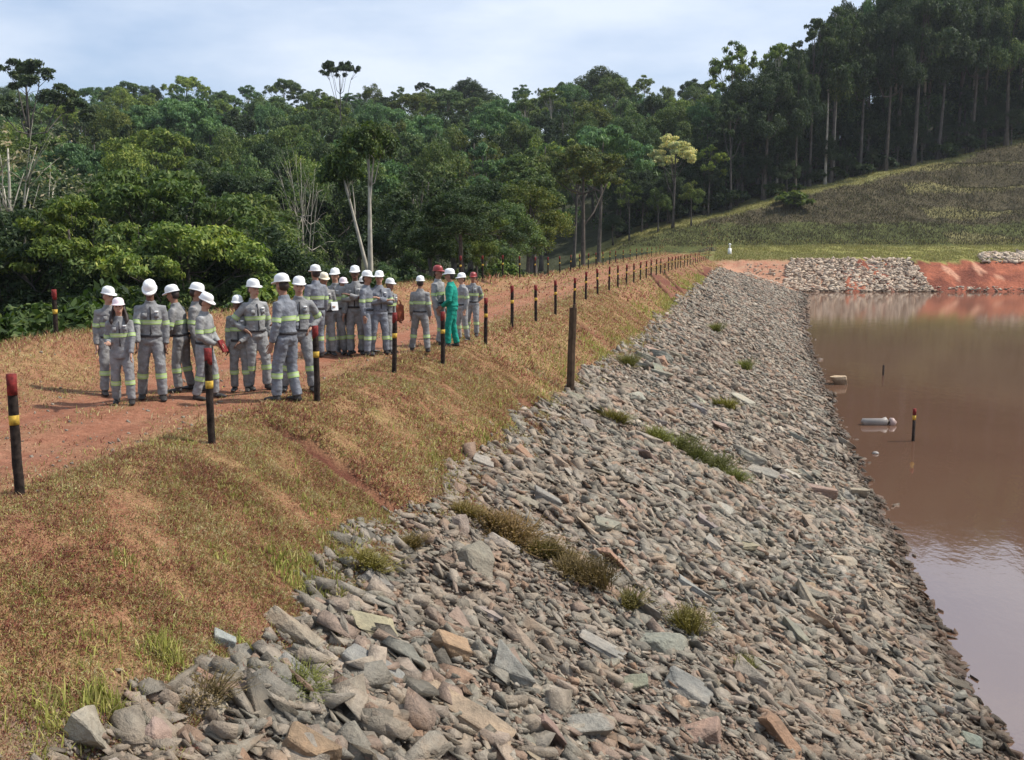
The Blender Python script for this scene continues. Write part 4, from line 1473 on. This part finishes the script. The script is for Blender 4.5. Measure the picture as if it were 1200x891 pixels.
def person(foot, top, label, yaw=0.0, cloth=0, helmet=HELM_W, skin=0, stride=.0, arms=('down', 'down'), lean=0.0, head=(0, 0), long_hair=False,
           untuck=False, build=1.0, green=False, spread=1.0, hold=None, height=None, vest=False, stripes=True):
    """foot = pixel between the feet, top = pixel y of the helmet's top; yaw: 0 faces the camera, + turns to the viewer's right"""
    p = on_plane(foot[0], foot[1], 0.0)
    z0 = float(surf_z(np.array([p[0]]), np.array([p[1]]))[0])
    p = on_plane(foot[0], foot[1], z0)
    q = (p - CAM).dot(FW)
    tall = height or (foot[1] - top) / FPX * q * 1.0
    H = tall / 1.045
    # facing: local -Y looks to the camera from this spot
    view = math.atan2(p[0], p[1])
    root = empty('person', (p[0], p[1], z0 + .005), -view + rad(yaw))
    tag(root, label, 'person', 'workers on the dam crest')
    bw = build
    rp = random.Random(foot[0] * 7 + top)
    if not stride: stride = rp.choice((-1, 1)) * rp.uniform(.08, .22)
    spread = spread * rp.uniform(.85, 1.35)
    root.rotation_euler[1] = rp.uniform(-.035, .035); root.rotation_euler[0] = rp.uniform(-.03, .02)
    tl = math.tan(lean)
    sp = lambda z: -(max(0, z - .53 * H)) * tl            # forward shift of the spine
    J = {}
    for s, nm in ((-1, 'r'), (1, 'l')):
        st = stride * (1 if s > 0 else -1)
        hip = Vector((s * .048 * H, 0, .515 * H)); ank = Vector((s * .062 * H * spread, -st * .5, .05 * H))
        knee = hip.lerp(ank, .5) + Vector((s * .004 * H, -.018 * H - .05 * abs(st), .01 * H))
        sh = Vector((s * .094 * H * bw, sp(.785 * H), .785 * H))
        mode = arms[0] if s < 0 else arms[1]
        O = lambda x, y, z: Vector((s * x * H, y * H, z * H))
        if mode == 'crossed': el = sh + O(.035, -.05, -.155); wr = Vector((-s * .055 * H, sp(.68 * H) - .135 * H, .685 * H + s * .012 * H))
        elif mode == 'front': el = sh + O(.045, -.01, -.165); wr = Vector((s * .022 * H, -.125 * H, .535 * H))
        elif mode == 'hip': el = sh + O(.09, .05, -.135); wr = Vector((s * .11 * H * bw, -.02 * H, .565 * H))
        elif mode == 'behind': el = sh + O(.05, .05, -.16); wr = Vector((s * .03 * H, .10 * H, .53 * H))
        elif mode == 'bent': el = sh + O(.03, .02, -.17); wr = el + O(-.03, -.145, .0)
        elif mode == 'chest': el = sh + O(.045, -.02, -.16); wr = el + O(-.06, -.115, .055)
        elif mode == 'point': el = sh + O(.05, -.07, -.14); wr = el + O(.03, -.13, .05)
        elif mode == 'fwd': el = sh + O(.02, -.05, -.16); wr = el + O(-.005, -.06, -.13)
        elif mode == 'back': el = sh + O(.022, .06, -.155); wr = el + O(.0, .01, -.145)
        else: el = sh + O(.026, .012, -.168); wr = el + O(.002, -.035, -.142)
        wr = wr + Vector((rp.uniform(-.02, .02), rp.uniform(-.05, .02), rp.uniform(-.01, .015))); el = el + Vector((rp.uniform(-.012, .012), rp.uniform(-.02, .02), 0))
        J[s] = (hip, knee, ank, sh, el, wr)
    hd = Vector((0, sp(.93 * H) - .012 * H, .925 * H))
    HR = Matrix.Rotation(rad(head[0]), 3, 'Z') @ Matrix.Rotation(rad(head[1]), 3, 'X')      # head turn, nod (+ = down)
    neck0 = Vector((0, sp(.80 * H), .80 * H))
    # ---- body: one continuous figure
    mb = MB()
    mb.tube([(0, sp(z * H), z * H) for z in (.47, .53, .60, .70, .77, .81)], [(a_ * H * bw, b_ * H) for a_, b_ in ((.07, .05), (.082, .058), (.072, .05), (.085, .058), (.09, .055), (.05, .04))], 14, (1, 0, 0))
    mb.tube([neck0 + Vector((0, 0, -.02 * H)), neck0.lerp(hd, .55), hd], [(.036 * H, .036 * H), (.032 * H, .034 * H), (.034 * H, .038 * H)], 12, (1, 0, 0))
    hh = lambda x, y, z: hd + HR @ Vector((x * H, y * H, z * H))
    mb.ball(hd + HR @ Vector((0, .006 * H, .012 * H)), (.043 * H, .055 * H, .055 * H), 16, 12, mat=HR)
    mb.ball(hh(0, -.012, -.026), (.033 * H, .038 * H, .038 * H), 14, 10, mat=HR)          # jaw
    mb.tube([hh(0, -.045, .012), hh(0, -.062, -.012), hh(0, -.05, -.018)], [.007 * H, .010 * H, .005 * H], 8)   # nose
    for s in (-1, 1):
        hip, knee, ank, sh, el, wr = J[s]
        mb.ball(hh(s * .044, .006, -.004), (.006 * H, .014 * H, .02 * H), 8, 6, mat=HR)       # ear
        mb.tube([hip, knee, ank, ank + Vector((0, 0, -.02 * H))], [.05 * H, .035 * H, .022 * H, .02 * H], 12)
        mb.tube([ank + Vector((0, .025 * H, -.03 * H)), ank + Vector((s * .01 * H, -.09 * H, -.035 * H))], [(.02 * H, .018 * H), (.022 * H, .012 * H)], 8)
        mb.tube([sh + Vector((-s * .03 * H, 0, 0)), sh, el, wr], [.03 * H, .032 * H, .024 * H, .016 * H], 12)
        # palm
        fd = (wr - el).normalized()
        pe = wr + fd * .055 * H
        mb.tube([wr - fd * .01 * H, wr + fd * .02 * H, pe], [(.016 * H, .014 * H), (.022 * H, .013 * H), (.021 * H, .011 * H)], 10, (0, 1, 0))
    body = remeshed(mb, .0125, [SKINS[skin], EYE, LIP], 2, name='body')
    # fingers, eyes and lips join the same mesh
    mb = MB()
    for s in (-1, 1):
        hip, knee, ank, sh, el, wr = J[s]
        fd = (wr - el).normalized()
        sd = Vector((0, 1, 0)) - fd * fd.y
        sd = sd.normalized() if sd.length > .2 else Vector((1, 0, 0))
        inn = fd.cross(sd) * s
        pe = wr + fd * .05 * H
        for k, ln in enumerate((.040, .046, .043, .034)):
            b0 = pe + sd * ((1.5 - k) * -.0115 * H)
            b1 = b0 + fd * ln * .5 * H + inn * .004 * H; b2 = b1 + (fd * .75 + inn * .65) * ln * .5 * H
            mb.tube([b0 - fd * .012 * H, b0, b1, b2], [.0055 * H, .0055 * H, .005 * H, .0038 * H], 6)
        t0 = wr + fd * .018 * H - sd * .016 * H; t1 = t0 - sd * .016 * H + fd * .018 * H; t2 = t1 + fd * .02 * H + inn * .006 * H
        mb.tube([t0 + sd * .01 * H, t0, t1, t2], [.007 * H, .0068 * H, .0058 * H, .0045 * H], 6)
        mb.ball(hh(s * .018, -.0475, .012), (.0075 * H, .005 * H, .0045 * H), 8, 6, 1, HR)
    mb.ball(hh(0, -.049, -.036), (.014 * H, .005 * H, .0045 * H), 8, 6, 2, HR)
    bm = bmesh.new(); bm.from_mesh(body)
    ex = mb.mesh('x', []); bm.from_mesh(ex); bpy.data.meshes.remove(ex)
    bm.to_mesh(body); bm.free()
    body.polygons.foreach_set('use_smooth', np.ones(len(body.polygons), bool))
    obj('body', body, root)
    # ---- jacket
    cm = GREENC if green else GREYS[cloth]
    tmat = GREENC if green else (GREYS[cloth] if not isinstance(cloth, tuple) else GREYS[cloth[1]])
    mb = MB()
    zs = [.49, .53, .58, .64, .70, .76, .805, .835]
    rx = [.094, .095, .087, .09, .096, .095, .066, .042]; ry = [.076, .077, .07, .073, .077, .072, .056, .045]
    if untuck:
        zs = [.44] + zs; rx = [.102] + rx; ry = [.084] + ry
    else:
        zs[0] = .52; rx[0] = .088; ry[0] = .068; rx[1] = .095; ry[1] = .076
        zs[1] = .545
    mb.tube([(0, sp(z * H), z * H) for z in zs], [(a_ * H * bw, b_ * H * (.5 + .5 * bw)) for a_, b_ in zip(rx, ry)], 18, (1, 0, 0))
    mb.tube([neck0 + Vector((0, 0, .01 * H)), neck0.lerp(hd, .42)], [(.046 * H, .046 * H), (.043 * H, .046 * H)], 12, (1, 0, 0))
    for s in (-1, 1):
        hip, knee, ank, sh, el, wr = J[s]
        mb.tube([sh + Vector((-s * .05 * H, 0, -.005 * H)), sh + Vector((0, 0, -.004 * H)), sh.lerp(el, .5), el, el.lerp(wr, .5), el.lerp(wr, .97)],
                [.038 * H, .041 * H, .037 * H, .034 * H, .031 * H, .027 * H], 12)
    jk = obj('jacket', remeshed(mb, .016, [cm], 2, .0085 * (H / 1.7), foot[0], 'jacket'), root)

    def ring(pts, rads, parent, side=None, nm='reflective_stripe'):
        mbr = MB()
        n_ = 18
        (a_, b_), (ra, rb) = pts, rads
        a_, b_ = Vector(a_), Vector(b_)
        for (t0, t1, mi) in ((0, .3, 0), (.3, .7, 1), (.7, 1, 0)):
            mbr.tube([a_.lerp(b_, t0), a_.lerp(b_, t1)], [tuple(x + (y - x) * t0 for x, y in zip(ra, rb)), tuple(x + (y - x) * t1 for x, y in zip(ra, rb))], n_, side, mi, caps=False)
        mr = mbr.mesh(nm, [LIME, SILV])
        r_o = obj(nm, mr, parent)
        return r_o
    if stripes:
        za, zb2_ = .65, .688
        ring(((0, sp(za * H), za * H), (0, sp(zb2_ * H), zb2_ * H)), ((.0905 * H * bw + .007, .0735 * H * (.5 + .5 * bw) + .007), (.0965 * H * bw + .007, .0775 * H * (.5 + .5 * bw) + .007)), jk, (1, 0, 0))
    for s in (-1, 1):
        hip, knee, ank, sh, el, wr = J[s]
        if stripes:
            ring((sh.lerp(el, .64), sh.lerp(el, .85)), ((.0362 * H + .006,) * 2, (.0348 * H + .006,) * 2), jk)
    if abs(yaw) < 60:
        fy = lambda z: sp(z * H) - .0735 * H * (.5 + .5 * bw) - .006
        mb = MB()
        for z0_, z1_ in ((.565, .645), (.69, .80)):
            mb.tube([(0, fy(z0_), z0_ * H), (0, fy(z1_) + (.012 * H if z1_ > .75 else 0), z1_ * H)], [(.0055 * H, .007 * H)] * 2, 6, (1, 0, 0))
        obj('front_placket', mb.mesh('front_placket', [DARKC]), jk)
        for s in (-1, 1):
            mb = MB(); mb.tube([(s * .047 * H, fy(.70) + .004 * H, .705 * H), (s * .047 * H, fy(.74) + .006 * H, .748 * H)], [(.019 * H, .006 * H)] * 2, 8, (1, 0, 0))
            obj('chest_pocket', mb.mesh('chest_pocket', [GREYS[cloth]]), jk)
        mb = MB(); mb.tube([(.047 * H, fy(.745) - .002 * H, .75 * H), (.047 * H, fy(.76) + .001 * H, .765 * H)], [(.017 * H, .004 * H)] * 2, 8, (1, 0, 0))
        obj('name_tag', mb.mesh('name_tag', [PAPER]), jk)
    # ---- trousers
    mb = MB()
    mb.tube([(0, 0, .455 * H), (0, 0, .50 * H), (0, 0, .55 * H), (0, sp(.57 * H), .575 * H)], [(.06 * H, .05 * H), (.092 * H * bw, .076 * H), (.089 * H * bw, .07 * H), (.083 * H * bw, .064 * H)], 16, (1, 0, 0))
    for s in (-1, 1):
        hip, knee, ank, sh, el, wr = J[s]
        mb.tube([hip + Vector((0, 0, .01 * H)), hip.lerp(knee, .5), knee, knee.lerp(ank, .5), ank + Vector((0, .004 * H, .0))], [.06 * H, .054 * H, .046 * H, .043 * H, .042 * H], 14)
    tm = GREYS[cloth] if not green else GREENC
    tr = obj('trousers', remeshed(mb, .016, [tm], 2, .0095 * (H / 1.7), foot[0] + 3, 'trousers'), root)
    for s in (-1, 1):
        hip, knee, ank, sh, el, wr = J[s]
        if stripes:
            ring((knee.lerp(ank, .24), knee.lerp(ank, .42)), ((.0445 * H + .006,) * 2, (.0435 * H + .006,) * 2), tr)
    if not untuck and not green:
        mb = MB(); zc = .55
        mb.tube([(0, sp(.545 * H), .541 * H), (0, sp(.56 * H), .562 * H)], [(.0975 * H * bw, .080 * H), (.096 * H * bw, .078 * H)], 18, (1, 0, 0))
        obj('belt', mb.mesh('belt', [DARKC]), root)
    # ---- boots
    for s in (-1, 1):
        hip, knee, ank, sh, el, wr = J[s]
        mb = MB()
        a_ = ank
        mb.tube([a_ + Vector((0, .004 * H, .035 * H)), a_ + Vector((0, .004 * H, -.01 * H)), a_ + Vector((0, .0, -.035 * H))], [.032 * H, .03 * H, .033 * H], 12)
        mb.tube([a_ + Vector((0, .036 * H, -.028 * H)), a_ + Vector((s * .003 * H, .0, -.026 * H)), a_ + Vector((s * .008 * H, -.06 * H, -.03 * H)), a_ + Vector((s * .012 * H, -.105 * H, -.036 * H))],
                [(.024 * H, .018 * H), (.03 * H, .024 * H), (.03 * H, .02 * H), (.02 * H, .012 * H)], 12, (1, 0, 0))
        obj('boot', remeshed(mb, .012, [BOOT], 1, name='boot'), root)
    # ---- hard hat
    mb = MB()
    prof = [(1.0, -.012), (1.0, .0), (.985, .3), (.93, .55), (.80, .78), (.55, .93), (.25, .99), (.02, 1.0)]
    V_, F_ = [], []
    n_ = 28
    for (rr_, zz) in prof:
        for j in range(n_):
            a_ = 2 * math.pi * j / n_
            ridge = .006 * math.exp(-((abs(math.cos(a_))) / .22) ** 2) * (1 if zz > .2 else 0)
            V_.append(Vector((math.cos(a_) * rr_ * .0545 * H, math.sin(a_) * rr_ * .068 * H, max(zz, 0) * .066 * H + ridge * H * .6 + (-.004 * H if zz < 0 else 0))))
    for i in range(len(prof) - 1):
        for j in range(n_):
            F_.append((i * n_ + j, i * n_ + (j + 1) % n_, (i + 1) * n_ + (j + 1) % n_, (i + 1) * n_ + j))
    F_.append(tuple((len(prof) - 1) * n_ + j for j in range(n_)))
    c0 = hd + HR @ Vector((0, .004 * H, .036 * H))
    mb.add([c0 + HR @ v for v in V_], F_)
    # brim: longer at the front, as a thin solid ring
    Vb, Fb = [], []
    for (zz, k) in ((-.002, 0), (.004, 0), (.003, 1), (-.006, 1)):
        for j in range(n_):
            a_ = 2 * math.pi * j / n_
            front = max(0, -math.sin(a_)) ** 2
            ex_ = (.008 + .024 * front) * k
            Vb.append(Vector((math.cos(a_) * (.0535 + ex_) * H, math.sin(a_) * (.067 + ex_) * H, (zz - .012 * front * k) * H)))
    for i in range(4):
        for j in range(n_):
            Fb.append((i * n_ + j, i * n_ + (j + 1) % n_, ((i + 1) % 4) * n_ + (j + 1) % n_, ((i + 1) % 4) * n_ + j))
    mb.add([c0 + HR @ v for v in Vb], Fb)
    obj('hard_hat', mb.mesh('hard_hat', [helmet]), root)
    # ---- hair
    mb = MB()
    mb.ball(hd + HR @ Vector((0, .02 * H, .004 * H)), (.0465 * H, .046 * H, .047 * H), 14, 10, mat=HR)
    if long_hair:
        for s in (-1, 1):
            mb.tube([hh(s * .042, .02, .02), hh(s * .054, .014, -.03), hd + Vector((s * .066 * H, .0 * H, -.075 * H)), hd + Vector((s * .072 * H, -.05 * H, -.115 * H)), hd + Vector((s * .066 * H, -.066 * H, -.15 * H))],
                    [(.014 * H, .024 * H), (.015 * H, .026 * H), (.02 * H, .024 * H), (.02 * H, .016 * H), (.004 * H, .004 * H)], 10, (1, 0, 0))
        mb.tube([hh(0, .045, .0), hd + Vector((0, .05 * H, -.1 * H)), hd + Vector((0, .055 * H, -.17 * H))], [(.045 * H, .02 * H), (.05 * H, .02 * H), (.03 * H, .01 * H)], 10, (1, 0, 0))
    obj('hair', mb.mesh('hair', [HAIR]), root)
    # ---- things carried
    if hold:
        s = 1
        wr = J[s][5]; el = J[s][4]
        cpos = wr + (wr - el).normalized() * .06 * H
        mw = Matrix.Translation(root.location) @ Matrix.Rotation(root.rotation_euler[2], 4, 'Z')
        mb = MB()
        if hold == 'red_folder':
            for (x0, x1, y0, y1, z0_, z1_) in ((-.085, .085, -.01, .01, -.10, .10), (-.09, -.08, -.014, .014, -.102, .102)):
                mb.add([(x, y, z) for x in (x0, x1) for y in (y0, y1) for z in (z0_, z1_)], [(0, 1, 3, 2), (4, 6, 7, 5), (0, 4, 5, 1), (2, 3, 7, 6), (0, 2, 6, 4), (1, 5, 7, 3)])
            o_ = obj('folder', mb.mesh('folder', [RED_P], False)); lab = 'red folder held by the worker who looks down'
            cpos = (J[1][5] + J[-1][5]) * .5 + Vector((0, -.05 * H, -.02 * H)); cat = 'folder'
        elif hold == 'paper':
            mb.add([(x, y, z) for x in (-.07, .07) for y in (-.004, .004) for z in (-.09, .09)], [(0, 1, 3, 2), (4, 6, 7, 5), (0, 4, 5, 1), (2, 3, 7, 6), (0, 2, 6, 4), (1, 5, 7, 3)])
            mb.add([(x, y, z) for x in (-.06, .06) for y in (-.012, -.005) for z in (-.1, .07)], [(0, 1, 3, 2), (4, 6, 7, 5), (0, 4, 5, 1), (2, 3, 7, 6), (0, 2, 6, 4), (1, 5, 7, 3)])
            o_ = obj('paper_pad', mb.mesh('paper_pad', [PAPER], False)); lab = 'small white pad of paper held at waist height'; cat = 'paper'
        else:
            mb.tube([(0, 0, -.2), (0, 0, -.17), (0, 0, .12), (0, 0, .16)], [(.10, .05), (.14, .075), (.13, .07), (.08, .04)], 12, (1, 0, 0))
            mb.tube([(-.07, 0, .14), (-.03, 0, .24), (.03, 0, .24), (.07, 0, .14)], [.012] * 4, 6)
            o_ = obj('shoulder_bag', mb.mesh('shoulder_bag', [RUCK])); lab = 'rust red and dark bag hanging at the side of a worker'; cat = 'bag'
            cpos = Vector((.14 * H, -.03 * H, .56 * H))
        o_.matrix_world = mw @ Matrix.Translation(cpos) @ Matrix.Rotation(rad(-25 if hold != 'bag' else 0), 4, 'X')
        tag(o_, lab, cat)
    return root


PEOPLE = [
    dict(foot=(129, 463), top=334, label='worker half hidden behind the smiling woman, white helmet and grey uniform', yaw=15, cloth=1, skin=2, arms=('down', 'down'), head=(20, 5)),
    dict(foot=(146, 474), top=347, label='smiling woman with long dark hair in a long grey jacket, walking in front', yaw=-4, cloth=0, helmet=HELM_P, skin=2, stride=.16, arms=('bent', 'fwd'), long_hair=True, untuck=True, head=(0, -4), build=.98),
    dict(foot=(179, 469), top=326, label='tall worker looking down while walking beside the smiling woman', yaw=0, cloth=0, skin=1, stride=.24, arms=('fwd', 'down'), head=(-5, 30), build=1.03),
    dict(foot=(217, 459), top=332, label='worker seen from the side, bent a little, behind the one with the red folder', yaw=-115, cloth=1, skin=0, arms=('front', 'front'), lean=.12, head=(0, 12)),
    dict(foot=(236, 458), top=330, label='worker between two others, only helmet and shoulder showing', yaw=70, cloth=1, skin=0, arms=('down', 'down'), head=(10, 14)),
    dict(foot=(242, 468), top=341, label='worker in profile looking down at a red folder behind a post', yaw=65, cloth=3, skin=2, arms=('front', 'front'), lean=.06, head=(0, 22), hold='red_folder'),
    dict(foot=(283, 459), top=344, label='short worker with a shaded face and lime bands on the shins', yaw=-8, cloth=1, skin=1, arms=('down', 'front'), stride=.05, build=.97),
    dict(foot=(304, 457), top=325, label='worker standing behind the leaning man, talking to him', yaw=25, cloth=3, skin=2, arms=('hip', 'down'), head=(15, 0)),
    dict(foot=(336, 471), top=319, label='man in blue grey uniform leaning and turned away at the front of the group', yaw=-125, cloth=2, skin=0, arms=('bent', 'down'), lean=.10, stride=.22, head=(-10, 6)),
    dict(foot=(350, 459), top=322, label='worker facing forward with legs apart, right of the leaning man', yaw=5, cloth=0, skin=2, arms=('down', 'hip'), spread=1.9),
    dict(foot=(371, 420), top=309, label='tall worker at the back whose helmet stands highest on the left of the rear group', yaw=-150, cloth=2, skin=0, arms=('down', 'down')),
    dict(foot=(383, 417), top=318, label='worker with a cream helmet holding a white paper pad', yaw=10, cloth=1, helmet=HELM_C, skin=0, arms=('down', 'bent'), hold='paper', head=(10, 8)),
    dict(foot=(395, 416), top=313, label='worker mostly hidden behind the cream helmet', yaw=-20, cloth=3, skin=2, arms=('down', 'down')),
    dict(foot=(405, 414), top=324, label='small worker with a pinkish helmet and double stripe standing in front', yaw=15, cloth=0, helmet=HELM_P, skin=0, arms=('front', 'front'), build=.98),
    dict(foot=(418, 416), top=310, label='worker facing forward behind the small one with the pinkish helmet', yaw=-10, cloth=3, skin=1, arms=('crossed', 'crossed')),
    dict(foot=(431, 417), top=316, label='worker almost hidden at the back of the big man', yaw=60, cloth=2, skin=0, arms=('down', 'down')),
    dict(foot=(430, 414), top=323, label='worker whose lower helmet shows left of the big man', yaw=120, cloth=0, skin=0, arms=('down', 'down')),
    dict(foot=(444, 416), top=316, label='big man with folded arms and a wide stripe around his chest', yaw=20, cloth=2, skin=2, arms=('crossed', 'crossed'), build=1.22, spread=1.2, head=(-25, 0)),
    dict(foot=(458, 414), top=325, label='worker carrying a rust red bag behind a post', yaw=45, cloth=1, skin=0, arms=('down', 'down'), hold='bag', head=(0, 0)),
    dict(foot=(492, 413), top=322, label='worker apart from the rest, walking away with legs apart', yaw=172, cloth=1, skin=0, stride=.12, arms=('down', 'down'), spread=1.5, head=(0, 0)),
    dict(foot=(530, 407), top=314, label='worker in a bright green coverall turned to the left', yaw=-95, skin=0, green=True, arms=('front', 'front'), lean=.07, build=1.18, stripes=False),
    dict(foot=(516, 405), top=310, label='red helmeted worker half hidden behind the green coverall', yaw=60, cloth=3, helmet=HELM_R, skin=0, arms=('down', 'down')),
    dict(foot=(543, 400), top=319, label='worker in pale clothes just behind the back of the green coverall', yaw=-60, cloth=3, skin=2, arms=('down', 'down')),
    dict(foot=(553, 394), top=318, label='red helmeted worker standing upright at the end of the group', yaw=-8, cloth=0, helmet=HELM_R, skin=0, arms=('behind', 'behind')),
]
for kw in PEOPLE:
    person(**kw)

# ------------------------------------------------------------------ thin humid air
mb = MB()
hx0, hx1, hy0, hy1, hz0, hz1 = -420, 420, -60, 560, -30, 130
mb.add([(x, y, z) for x in (hx0, hx1) for y in (hy0, hy1) for z in (hz0, hz1)], [(0, 1, 3, 2), (4, 6, 7, 5), (0, 4, 5, 1), (2, 3, 7, 6), (0, 2, 6, 4), (1, 5, 7, 3)])
m, nt, out = new_mat('humid_air')
pv = N(nt, 'ShaderNodeVolumePrincipled'); pv.inputs['Density'].default_value = HAZE
pv.inputs['Color'].default_value = (.82, .88, .95, 1); pv.inputs['Anisotropy'].default_value = .3
nt.links.new(pv.outputs[0], out.inputs['Volume'])
if HAZE > 0:
    tag(obj('haze', mb.mesh('haze', [m], False)), kind='stuff')

# ------------------------------------------------------------------ light, sky, view
SUN_EL = rad(52)
sd = RT * 1.0 + np.array([FH[0], FH[1], 0]) * 0.15
sd = sd / np.linalg.norm(sd)
SUN = Vector((sd[0] * math.cos(SUN_EL), sd[1] * math.cos(SUN_EL), math.sin(SUN_EL)))
ld = bpy.data.lights.new('sun', 'SUN'); ld.energy = 4.2; ld.angle = rad(2.5); ld.color = (1.0, .945, .86)
lo = bpy.data.objects.new('sun', ld); link(lo)
lo.rotation_euler = SUN.to_track_quat('Z', 'Y').to_euler()
w = bpy.data.worlds.new('World'); scene.world = w; w.use_nodes = True
nt = w.node_tree; nt.nodes.clear()
out = N(nt, 'ShaderNodeOutputWorld'); bg = N(nt, 'ShaderNodeBackground')
sky = N(nt, 'ShaderNodeTexSky', sky_type='NISHITA'); sky.sun_disc = False
sky.sun_elevation = SUN_EL; sky.sun_rotation = math.atan2(SUN.x, SUN.y)
sky.air_density = 1.0; sky.dust_density = 1.5
bg.inputs['Strength'].default_value = .1
tc = N(nt, 'ShaderNodeTexCoord')
mp = N(nt, 'ShaderNodeMapping'); mp.inputs['Scale'].default_value = (1, 1, 3.2)
nt.links.new(tc.outputs['Generated'], mp.inputs['Vector'])
n1 = tex_noise(nt, 2.1, 6, mp.outputs[0], .55)
fac = ramp(nt, n1.outputs[0], [(.40, (0, 0, 0)), (.62, (1, 1, 1))])
c = mix(nt, fac, mix(nt, .6, sky.outputs[0], (4.3, 5.5, 7.7)), (6.3, 7.0, 8.1))
nt.links.new(c, bg.inputs['Color']); nt.links.new(bg.outputs[0], out.inputs['Surface'])

vs = scene.view_settings
vs.view_transform = 'Standard'; vs.look = 'None'; vs.exposure = 0.42; vs.gamma = 1.0; vs.use_curve_mapping = False
scene.render.engine = 'CYCLES'
cy = scene.cycles
cy.max_bounces = 5; cy.diffuse_bounces = 3; cy.glossy_bounces = 2; cy.transmission_bounces = 2; cy.transparent_max_bounces = 4; cy.volume_bounces = 0; cy.volume_max_steps = 64
cy.use_denoising = True
cy.caustics_reflective = False; cy.caustics_refractive = False
